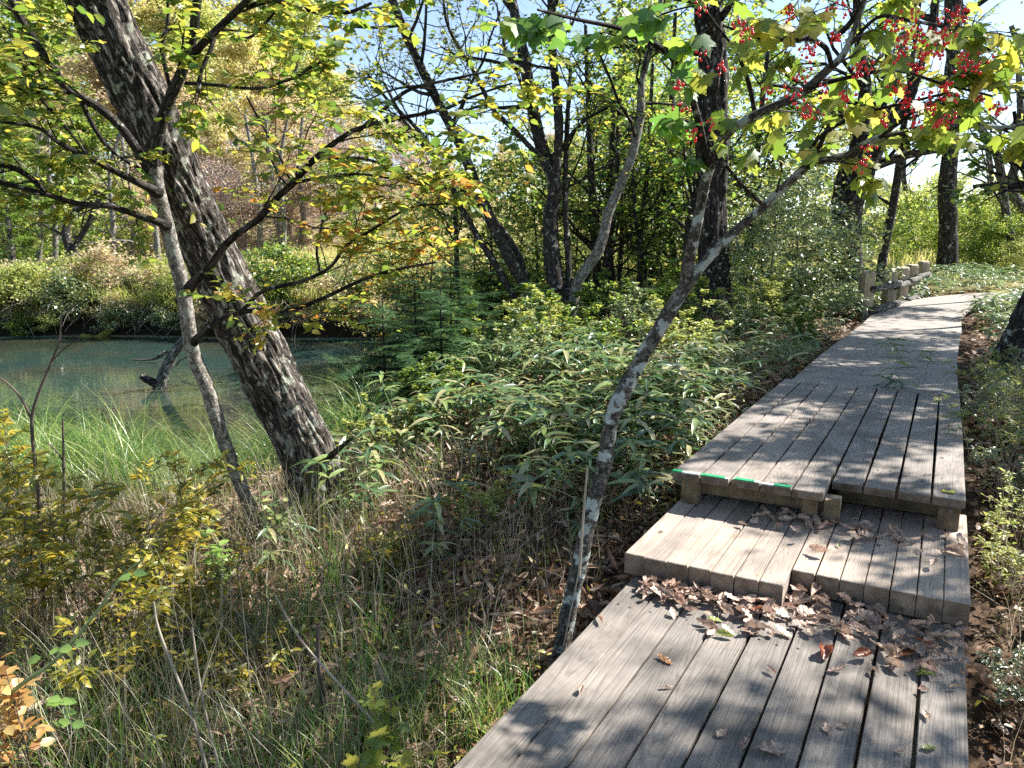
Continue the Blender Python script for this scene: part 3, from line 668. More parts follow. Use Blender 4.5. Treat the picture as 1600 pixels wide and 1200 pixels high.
def pale_tree():
    Y = 4.7
    rows = [(402, 850, 4.95, 17), (394, 805, 4.93, 14), (375, 755, 4.9, 13), (350, 690, 4.85, 13), (325, 610, 4.8, 13), (305, 560, 4.78, 13), (296, 520, 4.75, 13), (286, 450, 4.72, 13), (270, 390, 4.7, 13), (254, 330, 4.66, 13.5), (243, 290, 4.62, 14.5), (240, 258, 4.6, 15)]
    th = thing('slender_tree', 'slender pale grey tree forking in front of the thick leaning trunk', 'tree', foot(rows))
    g = Geo(); limb(g, rows, 120, 28, barkdisp(7, .005, 18, .6)); g.build('trunk', M['bark_pale'], th, bk=True)
    y = Y
    def S(l, d0, d1): n = len(l); return [(a, b, d0 + (d1 - d0) * i / (n - 1), c) for i, (a, b, c) in enumerate(l)]
    L = {}
    L['A'] = S([(240, 262, 17), (243, 225, 14), (261, 165, 12), (285, 110, 11), (300, 60, 10), (308, 0, 9), (312, -80, 7)], 4.6, 4.3)
    L['A2'] = S([(284, 112, 8), (305, 82, 8), (335, 50, 7.5), (372, 15, 7), (410, -25, 6), (470, -90, 4)], 4.5, 4.1)
    L['A3'] = S([(335, 50, 4), (330, 75, 4.5), (315, 110, 4), (310, 145, 3.5)], 4.4, 4.3)
    L['A4'] = S([(268, 145, 4), (258, 105, 4.5), (253, 70, 5), (262, 35, 3.5), (262, -10, 3)], 4.5, 4.4)
    L['B'] = S([(241, 280, 12), (215, 235, 10), (186, 196, 9), (150, 165, 9), (108, 142, 9), (75, 95, 8.5), (42, 45, 8), (18, 0, 7), (-10, -60, 5)], 4.6, 4.2)
    L['B2'] = S([(108, 143, 6), (60, 141, 5.5), (0, 130, 5), (-60, 120, 3)], 4.4, 4.0)
    L['B3'] = S([(128, 160, 5), (145, 195, 5), (165, 225, 4.5), (195, 250, 4), (238, 275, 4)], 4.45, 4.6)
    L['C'] = S([(262, 354, 13), (246, 346, 9), (220, 338, 7), (170, 322, 6.5), (120, 318, 6), (60, 300, 5.5), (0, 285, 5), (-60, 270, 3)], 4.65, 4.2)
    L['C1'] = S([(76, 305, 5), (50, 280, 6), (20, 262, 6), (-20, 255, 5)], 4.35, 4.2)
    L['C2'] = S([(248, 302, 14), (234, 294, 10), (215, 285, 8), (175, 265, 7), (140, 247, 6), (95, 225, 5), (60, 200, 4), (0, 190, 3)], 4.6, 4.1)
    L['C3'] = S([(140, 247, 3.5), (100, 195, 3), (60, 150, 3), (30, 90, 2.5), (5, 60, 2)], 4.4, 4.1)
    L['D'] = S([(284, 472, 15), (297, 448, 12), (312, 432, 9.5), (330, 415, 8.5), (350, 385, 8), (375, 362, 7.5), (405, 342, 7.5), (430, 312, 7), (458, 286, 7), (490, 250, 6.5), (520, 225, 6), (560, 200, 5), (620, 185, 4.5), (690, 172, 4), (740, 150, 3), (800, 130, 2)], 4.76, 3.9)
    L['D1'] = S([(458, 286, 4), (500, 278, 3.5), (560, 272, 3), (610, 279, 2.5), (660, 290, 1.8)], 4.45, 4.1)
    L['D2'] = S([(506, 248, 4), (560, 247, 3.5), (600, 258, 3), (640, 280, 2.5), (700, 295, 1.8)], 4.3, 3.95)
    L['D3'] = S([(455, 284, 3), (435, 240, 2.8), (412, 200, 2.5), (385, 150, 2)], 4.45, 4.3)
    L['D4'] = S([(560, 205, 4.5), (600, 170, 4), (640, 140, 4), (700, 125, 3), (760, 112, 2.5)], 4.2, 3.9)
    L['E'] = S([(296, 545, 12), (308, 529, 9), (322, 516, 7), (350, 497, 6), (395, 485, 5.5), (445, 486, 5), (500, 468, 4.5), (560, 440, 4), (610, 423, 3.5), (680, 410, 2.5)], 4.79, 4.1)
    L['E1'] = S([(375, 490, 5), (410, 455, 4.5), (470, 440, 4.5), (515, 418, 4), (540, 385, 4), (580, 360, 3.5), (640, 325, 2.5), (700, 318, 2)], 4.6, 4.05)
    L['E2'] = S([(500, 425, 3), (495, 390, 2.8), (505, 345, 2.5), (515, 320, 2)], 4.4, 4.3)
    L['F'] = S([(290, 130, 4), (340, 133, 3.5), (400, 138, 3), (450, 125, 2.8), (500, 98, 2.5)], 4.5, 4.1)
    L['F2'] = S([(385, 10, 5), (430, 2, 5), (480, 15, 4.5), (540, 20, 4), (580, 5, 3)], 4.3, 4.0)
    L['F3'] = S([(345, 45, 3), (385, 60, 3), (420, 30, 2.8), (450, -10, 2)], 4.35, 4.2)
    rng = np.random.default_rng(21); tw = []
    for kx, rows in L.items():
        RS[0] = .70; g = Geo(); p, r = limb(g, rows, 26, 10); RS[0] = .86
        nseg = 9 if len(rows) > 6 else 6
        ln = {'D': .75, 'E': .6, 'B': .7, 'C': .5}.get(kx[0], .5)
        if kx[0] == 'A' : nseg = 5
        sprout(rng, g, p, r, nseg, ln, 1, tw, .28, .3, .15, .01, 5, (.5, 1.1), .34)
        g.build('branch', M['bark_stem'] if kx[0] in 'ABC' else M['bark_dark'], th, bk=True)  # upper limbs get darker bark than the trunk, painting in their shade
    # leafy sprays: tiers of leaves in flat layers
    tl = [t for t in tw if t[-1][2] > .9]
    rng.shuffle(tl)
    orange = [t for t in tl if t[-1][0] > -1.6 and t[-1][2] < 1.95 and rng.random() < .75]
    rest = [t for t in tl if not any(t is o for o in orange)]
    rest = [t for t in rest if rng.random() < .93]
    g = Geo(); leaf_twigs(rng, g, LEAF, rest, 7, .060, .45, .35, .18); g.build('crown', M['elmg'], th)
    g = Geo(); leaf_twigs(rng, g, LEAF, orange, 8, .052, .35, .3, .12); g.build('autumn_foliage', M['elm'], th)
pale_tree()

def cluster(rng, g, gs, c, n):
    """one hanging cluster of berries"""
    for i in range(n):
        q = rng.normal(0, .014, 3); q[2] = -abs(rng.normal(.02, .014)); p = c + q; r = .0052 * rng.uniform(.85, 1.15)
        a = np.linspace(0, 2 * math.pi, 8, endpoint=False); V = [(p[0], p[1], p[2] + r)]
        for ph in (.5, 0, -.5): V += [(p[0] + r * math.cos(ph * 1.9) * math.cos(t), p[1] + r * math.cos(ph * 1.9) * math.sin(t), p[2] + r * math.sin(ph * 1.9)) for t in a]
        V.append((p[0], p[1], p[2] - r)); m = 25
        F3 = [(0, 1 + (j + 1) % 8, 1 + j) for j in range(8)] + [(m, 17 + j, 17 + (j + 1) % 8) for j in range(8)]
        F4 = [(1 + k * 8 + j, 1 + k * 8 + (j + 1) % 8, 9 + k * 8 + (j + 1) % 8, 9 + k * 8 + j) for k in range(2) for j in range(8)]
        g.add(V, F3, F4); tube(gs, [c + [0, 0, .012], (c + p) / 2 + [0, 0, .006], p + [0, 0, r]], [.0009] * 3, 3)
def berry_tree():
    rows = [(872, 1040, 3.25, 19), (880, 1000, 3.27, 17), (895, 925, 3.3, 16), (910, 860, 3.32, 15.5), (926, 790, 3.35, 15), (945, 720, 3.4, 15), (954, 660, 3.42, 15), (975, 610, 3.45, 16), (1000, 565, 3.47, 14), (1026, 520, 3.5, 13.5), (1052, 478, 3.5, 13.5), (1076, 442, 3.5, 13), (1105, 405, 3.5, 9.5), (1150, 360, 3.5, 8.5), (1195, 322, 3.48, 8), (1235, 283, 3.45, 8), (1270, 256, 3.42, 7.5), (1325, 242, 3.4, 7), (1375, 215, 3.35, 6), (1450, 208, 3.3, 5), (1500, 196, 3.3, 4.5), (1570, 200, 3.25, 4), (1640, 185, 3.2, 3)]
    th = thing('berry_tree', 'lichen spotted crooked small tree leaning over the lower deck, carrying lobed leaves and red berries', 'tree', foot(rows))
    g = Geo(); p, r = limb(g, rows, 200, 24, barkdisp(9, .0055, 22, .5)); g.build('trunk', M['bark_lichen'], th, bk=True)
    def S(l, d0, d1): n = len(l); return [(a, b, d0 + (d1 - d0) * i / (n - 1), c) for i, (a, b, c) in enumerate(l)]
    L = [S([(1070, 450, 12), (1078, 400, 10.5), (1088, 355, 9.5), (1096, 315, 9), (1106, 270, 9), (1130, 215, 8), (1180, 180, 7.5), (1235, 155, 7), (1262, 138, 8), (1290, 112, 7), (1318, 85, 6), (1335, 45, 5), (1352, 0, 4)], 3.5, 3.0),
         S([(1106, 270, 7), (1098, 220, 6.5), (1080, 150, 6), (1050, 90, 5), (985, 50, 4), (900, 30, 3), (840, 15, 2)], 3.35, 2.6),
         S([(1300, 62, 5), (1325, 40, 5), (1345, 10, 4), (1365, -40, 3)], 3.1, 3.0),
         S([(1300, 105, 4), (1290, 75, 4.5), (1262, 60, 5), (1240, 62, 4), (1190, 60, 3), (1130, 40, 2)], 3.1, 2.8),
         S([(1320, 80, 3.5), (1370, 28, 3), (1420, 32, 3), (1480, 45, 2.5), (1550, 80, 2)], 3.1, 2.9),
         S([(1262, 138, 4), (1330, 120, 3.5), (1400, 110, 3), (1470, 130, 2.5), (1550, 150, 2)], 3.15, 2.8),
         S([(1262, 250, 4), (1280, 215, 3.5), (1340, 180, 3), (1420, 160, 2.5), (1500, 140, 2)], 3.4, 3.0),
         S([(1270, 250, 4), (1282, 225, 4), (1300, 190, 3.5), (1335, 172, 5), (1338, 160, 3)], 3.4, 3.3),
         S([(1180, 180, 4), (1170, 130, 4), (1150, 80, 3), (1120, 40, 2), (1090, 0, 2)], 3.3, 2.9),
         S([(1195, 322, 4), (1160, 290, 3), (1120, 240, 2.5), (1090, 200, 2)], 3.45, 3.2),
         S([(1375, 215, 3.5), (1420, 180, 3), (1480, 150, 2.5), (1560, 110, 2)], 3.3, 2.9)]
    rng = np.random.default_rng(31); tw = []
    for i, rw in enumerate(L):
        g = Geo(); pp, rr = limb(g, rw, 30, 10); sprout(rng, g, pp, rr, 6 if i else 5, .28, 1, tw, .45, .35, .15, .0, 4, (.5, 1.2), .35)
        g.build('branch', M['bark_lichen'] if i == 0 else M['bark_stem'], th, bk=True)
    g = Geo(); sprout(rng, g, p[120:], r[120:], 12, .32, 1, tw, .45, .1, .15, .0, 4, (.5, 1.2), .3); g.build('branch', M['bark_stem'], th, bk=True)
    def px_of(q):
        v = np.array(q) - [0, 0, CAMH]; d = v[1] * _c - v[2] * _s; u = v[1] * _s + v[2] * _c; return 800 + FPX * v[0] / d, 600 - FPX * u / d
    tw = [t for t in tw if px_of(t[-1])[1] < 330]
    grn = [t for t in tw if px_of(t[-1])[0] < 1090]; oth = [t for t in tw if px_of(t[-1])[0] >= 1090]
    g = Geo(); leaf_twigs(rng, g, MAPLE, [t for t in oth if rng.random() < .62], 2, .072, .45, .25, .9); g.build('crown', M['vib'], th)
    g = Geo(); leaf_twigs(rng, g, MAPLE, grn, 2, .08, .45, .2, .9); g.build('green_foliage', M['vibg'], th)
    spots = [(1128, 95), (1095, 80), (1060, 130), (1062, 158), (1112, 188), (1085, 205), (1150, 30), (1165, 35), (1235, 5), (1092, 5), (1205, 138), (1242, 142), (1258, 68), (1280, 68), (1255, 112), (1290, 132), (1300, 50), (1322, 140), (1335, 105), (1345, 95), (1318, 5),
             (1395, 25), (1430, 15), (1435, 40), (1432, 55), (1408, 70), (1438, 80), (1472, 10), (1495, 22), (1480, 45), (1475, 62), (1500, 10), (1440, 100), (1470, 80), (1510, 80), (1522, 92), (1530, 78), (1512, 98), (1402, 130), (1420, 145), (1415, 155), (1448, 140), (1455, 160), (1480, 125), (1482, 145), (1478, 180), (1470, 185), (1485, 175), (1430, 178), (1388, 178), (1535, 135), (1355, 228), (1350, 245), (1270, 165), (1262, 170), (1555, 165), (1410, 50), (1460, 50)]
    for i, (x, y) in enumerate(spots):
        gb, gs = Geo(), Geo(); c = P(x + rng.normal(0, 3), y + rng.normal(0, 3), rng.uniform(2.5, 2.85)); cluster(rng, gb, gs, c, rng.integers(7, 15))
        o = gb.build('berry_cluster', M['berry'], th); gs2 = gs.mesh('stalks', np.array(th.location)); gs2.materials.append(M['twig_dark'])
        s = bpy.data.objects.new('stalks', gs2); SC.collection.objects.link(s); s.parent = o
berry_tree()

def S_(l, Y, d=0): n = len(l); return [(a, b, Y + d * i / (n - 1), c) for i, (a, b, c) in enumerate(l)]
def multi_tree():
    Y = 13.0
    st = [[(872, 548, 26), (872, 520, 21), (870, 460, 19), (862, 400, 17), (860, 340, 15), (868, 290, 14), (850, 240, 13), (835, 180, 12), (820, 100, 11), (800, 0, 9), (785, -120, 5)],
          [(867, 300, 8), (873, 200, 9), (867, 120, 8), (860, 40, 7), (862, -60, 5)],
          [(852, 540, 16), (832, 470, 12), (800, 410, 12), (770, 350, 11.5), (745, 290, 11), (720, 230, 10), (690, 170, 9.5), (660, 110, 9), (632, 50, 8.5), (606, -20, 7), (570, -120, 4)],
          [(842, 538, 9), (790, 440, 7), (748, 372, 6.5), (715, 312, 6), (690, 260, 5), (655, 205, 4.5), (600, 150, 3), (570, 110, 2)],
          [(886, 545, 15), (900, 450, 11.5), (935, 390, 11), (952, 330, 10), (985, 250, 9.5), (1000, 180, 8.5), (1004, 120, 7), (1030, 20, 5), (1040, -80, 3)],
          [(880, 500, 9), (888, 440, 7), (886, 380, 6.5), (883, 300, 6), (886, 200, 5), (892, 100, 3)],
          [(835, 490, 6), (800, 380, 6), (700, 270, 4.5), (640, 200, 3.5), (600, 130, 2.5)],
          [(838, 240, 5), (800, 200, 5), (770, 170, 4.5), (740, 110, 4), (700, 40, 3), (690, -40, 2)]]
    th = thing('multi_stemmed_tree', 'dark tree with many leaning stems rising from one base at the middle of the bank', 'tree', foot(S_(st[0], Y)))
    rng = np.random.default_rng(41); tw = []
    for i, s in enumerate(st):
        RS[0] = .78; rows = S_(s, Y, -.6 if i in (2, 3) else .3); g = Geo(); p, r = limb(g, rows, 110 if i < 5 else 50, 16, barkdisp(i, .012, 12, .4) if i < 6 else None)
        g.build('stem', M['bark_pale'] if i == 4 else M['bark_stem'], th, bk=True)
        k = len(p) // 2; g = Geo(); sprout(rng, g, p[k:], r[k:], 9, 1.7, 2, tw, .8, .05, .2, .02, 4, (.5, 1.2), .4); g.build('branch', M['bark_dark'], th, bk=True)
    RS[0] = .86; tw = [t for t in tw if rng.random() < .45]
    g = Geo(); leaf_twigs(rng, g, LEAF, tw, 5, .075, .5, .3, .1); g.build('crown', M['elmg'], th)
multi_tree()

def dark_tree():
    Y = 13.0
    rows = S_([(1112, 520, 75), (1113, 492, 48), (1113, 465, 34), (1113, 430, 29), (1113, 380, 27), (1112, 300, 27), (1111, 200, 26), (1112, 100, 25), (1110, 0, 24), (1108, -200, 20), (1104, -420, 12)], Y)
    th = thing('dark_trunk_tree', 'straight dark barked tree with a flared mossy foot behind the leaning berry tree', 'tree', foot(rows))
    g = Geo(); p, r = limb(g, rows, 260, 64, barkdisp(5, .05, 5.5, .25)); g.build('trunk', M['bark_dark'], th, bk=True)
    g = Geo()
    for dx, dy in ((-65, 12), (-40, 20), (30, 25), (68, 10), (5, 30)): limb(g, [(1113 + dx * .3, 470, Y - .1, 16), (1113 + dx * .6, 490, Y - .25, 15), (1113 + dx, 492 + dy, Y - .4, 10), (1113 + dx * 1.5, 500 + dy * 1.4, Y - .6, 5)], 14, 10)
    g.build('root', M['bark_dark'], th, bk=True)
    rng = np.random.default_rng(51); tw = []; g = Geo(); sprout(rng, g, p[180:], r[180:], 12, 2.6, 2, tw, .7, .0, .16, .02, 5, (.8, 1.4), .3); g.build('branch', M['bark_dark'], th, bk=True)
    g = Geo(); leaf_twigs(rng, g, LEAF, tw, 7, .1, .5, .3, .1); g.build('crown', M['midgreen'], th)
dark_tree()

def simple_tree(name, label, cat, stems, Y, mat, leafm, group=None, T=LEAF, dens=.5, lsz=.09, L=1.2, lv=1, nb=8, frac=.35, disp=None, per=6, dd=0, flat=.6):
    th = thing(name, label, cat, foot(S_(stems[0], Y)), group=group)
    rng = np.random.default_rng(abs(int(stems[0][0][0] * 7 + stems[0][0][1]))); tw = []
    for i, s in enumerate(stems):
        g = Geo(); p, r = limb(g, S_(s, Y, dd), 60, 14, disp); g.build('trunk' if len(stems) == 1 else 'stem', mat, th, bk=True)
        k = int(len(p) * frac)
        if nb: g = Geo(); sprout(rng, g, p[k:], r[k:], nb, L, lv, tw, flat, .0, .18, .02, 4, (.5, 1.2), .4); g.build('branch', mat, th, bk=True)
    if leafm:
        g = Geo(); leaf_twigs(rng, g, T, [t for t in tw if rng.random() < dens], per, lsz, .5, .3, .1); g.build('crown', leafm, th)
    return th
simple_tree('twisted_tree', 'thick dark twisted mossy trunk half hidden behind the pale bush', 'tree', [[(1322, 440, 26), (1324, 370, 26), (1326, 310, 28), (1340, 270, 30), (1362, 235, 20), (1380, 200, 15), (1420, 150, 10), (1450, 60, 7), (1470, -60, 4)], [(1330, 290, 20), (1342, 240, 16), (1350, 190, 14), (1352, 130, 11), (1340, 40, 8), (1330, -80, 5)]], 17, M['bark_dark'], M['midgreen'], dens=.6, L=2.2, lv=2, nb=9, lsz=.11, disp=barkdisp(2, .05, 4, .5))
simple_tree('slim_tree', 'slim grey stem leaning beside the twisted dark trunk', 'tree', [[(1376, 440, 9), (1380, 400, 8), (1392, 340, 7.5), (1402, 280, 7), (1410, 215, 6), (1425, 100, 4), (1440, -20, 3)]], 18, M['bark_stem'], M['yelgreen'], dens=.4, L=1.6, nb=7)
simple_tree('straight_tree', 'straight scaly conifer trunk standing past the end of the log fence', 'tree', [[(1477, 425, 20), (1479, 400, 17), (1482, 300, 16), (1485, 210, 15), (1488, 100, 14), (1490, 0, 13), (1494, -250, 9)]], 24, M['bark_dark'], M['brightgreen'], dens=.7, L=3.2, lv=2, nb=9, frac=.62, lsz=.14, disp=barkdisp(8, .05, 3.5, .25))
simple_tree('dark_leaning_tree', 'dark leaning trunk cut off by the right edge of the picture', 'tree', [[(1568, 590, 38), (1582, 545, 30), (1604, 500, 28), (1640, 430, 26), (1700, 300, 24), (1790, 100, 20), (1880, -100, 14)]], 8.2, M['bark_dark'], M['midgreen'], dens=.8, L=1.6, lv=2, nb=9, frac=.55, lsz=.085, disp=barkdisp(6, .02, 8, .25))
# thin trunks behind the multi-stemmed tree
thin = [([(932, 505, 11), (934, 450, 9), (930, 380, 8), (925, 300, 7), (920, 180, 5), (915, 40, 3)], 17.5, 'first'),
        ([(958, 500, 12), (955, 440, 9), (948, 360, 8), (955, 260, 6), (960, 120, 4)], 18.0, 's'),
        ([(1020, 480, 10), (1022, 430, 10), (1030, 350, 10), (1042, 270, 8), (1050, 150, 5), (1055, 20, 3)], 19.0, 't'),
        ([(1046, 478, 8), (1038, 440, 7), (1020, 390, 6), (990, 330, 4), (985, 230, 3)], 19.5, 'f'),
        ([(985, 505, 6), (996, 460, 5), (1000, 400, 5), (990, 300, 4), (984, 180, 3)], 17, 'g'),
        ([(715, 470, 5), (714, 420, 4.5), (712, 340, 4), (710, 280, 3)], 17, 'h'),
        ([(1160, 470, 7), (1165, 400, 6), (1178, 320, 6), (1185, 220, 5), (1200, 80, 4)], 18, 'i'),
        ([(1075, 480, 11), (1072, 420, 9), (1080, 340, 8), (1098, 260, 7), (1120, 120, 5)], 16, 'j'),
        ([(948, 500, 8), (944, 440, 7), (952, 380, 6), (962, 300, 5), (968, 160, 4)], 17.2, 'l'), ([(1000, 490, 6), (1006, 430, 6), (1004, 350, 5), (1012, 260, 4), (1020, 100, 3)], 18, 'm'), ([(1062, 480, 7), (1056, 420, 6), (1050, 340, 5), (1062, 260, 4)], 18.5, 'n'), ([(975, 500, 5), (968, 440, 4.5), (972, 360, 4), (965, 260, 3)], 18.5, 'o'), ([(905, 500, 5), (915, 440, 5), (935, 380, 5), (925, 280, 4), (930, 160, 3)], 19, 'k')]
for s, Y, _ in thin:
    Y -= 1.6
    simple_tree('thin_tree', 'thin dark trunk in the stand behind the multi-stemmed tree', 'tree', [s], Y, M['bark_stem'], M['midgreen'], group='thin trunks behind the multi-stemmed tree', dens=.8, L=1.8, lv=1, nb=11, lsz=.12, per=7, frac=.33)
right = [([(1582, 440, 8), (1580, 380, 7), (1570, 320, 7), (1560, 250, 7), (1540, 210, 6), (1500, 180, 4)], 27), ([(1600, 330, 9), (1580, 290, 8), (1592, 240, 7), (1595, 190, 6), (1590, 80, 4)], 27.5), ([(1530, 430, 6), (1540, 340, 6), (1548, 270, 5), (1535, 200, 4), (1510, 120, 3)], 31), ([(1425, 425, 5), (1420, 330, 5), (1412, 260, 4), (1430, 180, 3)], 30), ([(1640, 430, 10), (1625, 330, 9), (1600, 240, 8), (1610, 130, 6), (1580, 40, 4)], 25)]
for s, Y in right:
    simple_tree('sparse_tree', 'crooked nearly bare tree at the far right', 'tree', [s], Y, M['bark_far'], M['yelgreen'], group='crooked bare trees at the far right', dens=.12, L=2.4, lv=2, nb=7, lsz=.12, frac=.3)
# ------------------------------------------------------------------ young firs
def fir_mesh(seed, H, Rd, tiers, lsz):
    rng = np.random.default_rng(seed); g = Geo(); tube(g, resample([[0, 0, -.15], [rng.normal(0, .03), 0, H * .5], [0, 0, H]], 12), np.linspace(.012 * H + .008, .003, 12), 7)
    pos = []; D = []; Nn = []; S = []
    for k in range(tiers):
        f = k / tiers; z = H * (.10 + .88 * f); L = Rd * (1 - f) ** .8 + .05
        for j in range(rng.integers(4, 7)):
            a = rng.random() * 6.28; L2 = L * rng.uniform(.65, 1.15); d = np.array([math.cos(a), math.sin(a), .12 * rng.normal() + .1]); b = wander(rng, [0, 0, z], d, L2, 5, .05, -.03); tube(g, b, np.linspace(.006, .0015, 6), 4)
            n = max(4, int(L2 / (lsz * .24)))
            for q in range(n):
                t = (q + .5) / n * 4.99; i = int(t); p = b[i] + (b[min(i + 1, 5)] - b[i]) * (t - i); dd = nz(b[min(i + 1, 5)] - b[i]); sd2 = np.cross(dd, [0, 0, 1.])
                for sg in (-1, 1):
                    pos.append(p); D.append(dd * .7 + sd2 * sg * .75 + rng.normal(0, .08, 3) - [0, 0, .06]); Nn.append([0, 0, 1] + rng.normal(0, .2, 3)); S.append(lsz * 1.25 * (1.15 - .5 * t / 5) * rng.uniform(.8, 1.2))
            pos.append(b[-2]); D.append(b[-1] - b[-2]); Nn.append([0, 0, 1.]); S.append(lsz)
    c = Geo(); scatter(c, SPRAY, np.array(pos), np.array(D), np.array(Nn), np.array(S))
    t = g.mesh('trunk', bk=True); t.materials.append(M['bark_dark']); c = c.mesh('foliage'); c.materials.append(M['fir']); return t, c
def inst(name, label, cat, meshes, loc, rot, sc, group=None, mats=None):
    th = thing(name, label, cat, loc, rot, group); th.scale = (sc, sc, sc) if not hasattr(sc, '__len__') else sc
    for i, me in enumerate(meshes):
        if me is None: continue
        o = bpy.data.objects.new(me.name.split('.')[0], me); SC.collection.objects.link(o); o.parent = th
        if mats and mats[i] is not None:
            o.material_slots[0].link = 'OBJECT'; o.material_slots[0].material = mats[i]
    return th
FIR = [fir_mesh(1, 1.6, .85, 12, .13), fir_mesh(2, 1.2, .8, 10, .12), fir_mesh(3, 2.4, .9, 13, .14)]
rngp = np.random.default_rng(77)
firs = [(600, 8.2, 1, 1.25, 'broad low young fir nearest the foot of the leaning trunk'), (545, 9.0, 1, .75, 'small young fir at the water edge, leftmost of the firs'), (650, 9.2, 0, 1.1, 'taller young fir with a pale new leader in the middle of the firs'),
        (706, 9.6, 0, 1.1, 'young fir with the bright blue green top, left of the multi-stemmed tree'), (755, 10.2, 1, 1.05, 'young fir close against the left stems of the multi-stemmed tree'), (820, 11.2, 1, 1.0, 'low young fir at the base of the multi-stemmed tree'),
        (715, 13.5, 2, 1.0, 'slim open fir rising behind the low young firs'), (655, 15.0, 2, .85, 'thin see-through fir farthest back by the pond'), (770, 14.5, 2, 1.0, 'tall open fir right behind the leaning left stems'), (640, 7.6, 1, .6, 'tiny fir seedling in front of the other firs'), (690, 8.4, 1, 1.15, 'spreading young fir above the bamboo grass slope')]
for px, Y, k, s, lab in firs:
    X = (px - 800) / FPX * Y * 1.01; inst('young_fir', lab, 'fir tree', FIR[k], (X, Y, hz(X, Y)), rngp.random() * 6, s, 'young firs on the bank')
# ------------------------------------------------------------------ vegetation templates
def infr(X, Y, m=1.0, back=1.2):
    return (Y > back) & (np.abs(X) < .70 * Y + m)
def off_deck(X, Y, pad=0.06):
    u, v = uv_of(X, Y)
    on = (u > -1.29 - pad) & (u < .22 + pad) & (v < 7.7)
    d = np.full(np.shape(X), 99.)
    for q in WQ[::2]: d = np.minimum(d, np.hypot(X - q[0], Y - q[1]))
    return ~on & ~((d < .78 + pad) & (Y > 5))
WQ = np.stack([WQ[:, 0] * DU[0] + WQ[:, 1] * DV[0], WQ[:, 0] * DU[1] + WQ[:, 1] * DV[1]], 1)
def dry(X, Y):
    a, b, c = pond(X, Y); return np.maximum(np.maximum(a, b), c)
def crown_tree(seed, H, Rc, base, nl, lsz, T=QUAD, nb=16, lean=.04, shape=1.0, clump=.26, trunk_r=None, droop=0.0, twigs_only=False, flat=.7, sub=6):
    rng = np.random.default_rng(seed); g = Geo(); tr = trunk_r or H * .013
    main = wander(rng, [0, 0, -.2], [rng.normal(0, lean), rng.normal(0, lean), 1], H * .96, 10, .07, .05); rad = np.linspace(tr, tr * .18, 11); tube(g, main, rad, 7)
    tw = []
    for i in range(nb):
        f = base + (1 - base) * (i + rng.random()) / nb; k = min(int(f * 10), 9); p = main[k] + (main[k + 1] - main[k]) * (f * 10 - k)
        prof = math.sin(min(1, (f - base) / (1 - base) * .85 + .15) * math.pi) ** .6 * shape + (1 - shape) * (1 - f)
        a = i * 2.4 + rng.normal(0, .3); d = np.array([math.cos(a), math.sin(a), rng.uniform(.1, .7) - droop])
        b = wander(rng, p, d, Rc * max(.25, prof) * rng.uniform(.75, 1.15), 6, .16, .03 - droop * .1); rb = np.linspace(tr * .35 * (1.1 - f), .006, 7); tube(g, b, rb, 4)
        for j in range(sub):
            t = rng.uniform(1.2, 5.9); q = int(t); pb = b[q] + (b[min(q + 1, 6)] - b[q]) * (t - q)
            s = wander(rng, pb, nz(b[min(q + 1, 6)] - b[q]) * .6 + rnd_dir(rng, 1, flat)[0], Rc * .34 * rng.uniform(.5, 1.1), 3, .2, .02 - droop * .1); tube(g, s, np.linspace(.009, .003, 4), 3); tw.append(s)
            if twigs_only:
                for _ in range(3): tube(g, wander(rng, s[rng.integers(0, 4)], rnd_dir(rng, 1, 1)[0] + [0, 0, .5], Rc * .2, 3, .25, .05), np.linspace(.007, .003, 4), 3)
    c = Geo(); tw = np.array(tw); n = len(tw); ci = rng.integers(0, n, nl); wgt = rng.random(n) < .85
    ci = ci[wgt[ci]]; m = len(ci); t = rng.random(m) * 2.999; q = t.astype(int); f = (t - q)[:, None]
    p = tw[ci, q] * (1 - f) + tw[ci, q + 1] * f + rng.normal(0, clump, (m, 3)) * [1, 1, .55]
    d = rnd_dir(rng, m, .5); d[:, 2] -= .25; nn = rng.normal(0, .55, (m, 3)) + [0, 0, .8]
    scatter(c, T, p, d, nn, lsz * rng.uniform(.6, 1.3, m))
    a = g.mesh('trunk', bk=True); a.materials.append(M['bark_far']); b = c.mesh('crown'); b.materials.append(M['midgreen']); return a, b
TB = [crown_tree(101, 9, 3.0, .25, 15000, .17), crown_tree(102, 12, 3.4, .3, 19000, .18), crown_tree(103, 7, 2.8, .15, 13000, .15)]
TS = [crown_tree(111, 3.4, 1.9, .08, 11000, .095, clump=.17, nb=20, trunk_r=.03), crown_tree(112, 2.6, 1.7, .05, 9000, .085, clump=.15, nb=20, trunk_r=.025)]
TW = [crown_tree(121, 6, 2.6, .15, 3200, .10, nb=30, twigs_only=True, sub=10, clump=.3, trunk_r=.06), crown_tree(122, 4.5, 2.2, .1, 2600, .09, nb=28, twigs_only=True, sub=10, clump=.25, trunk_r=.05)]
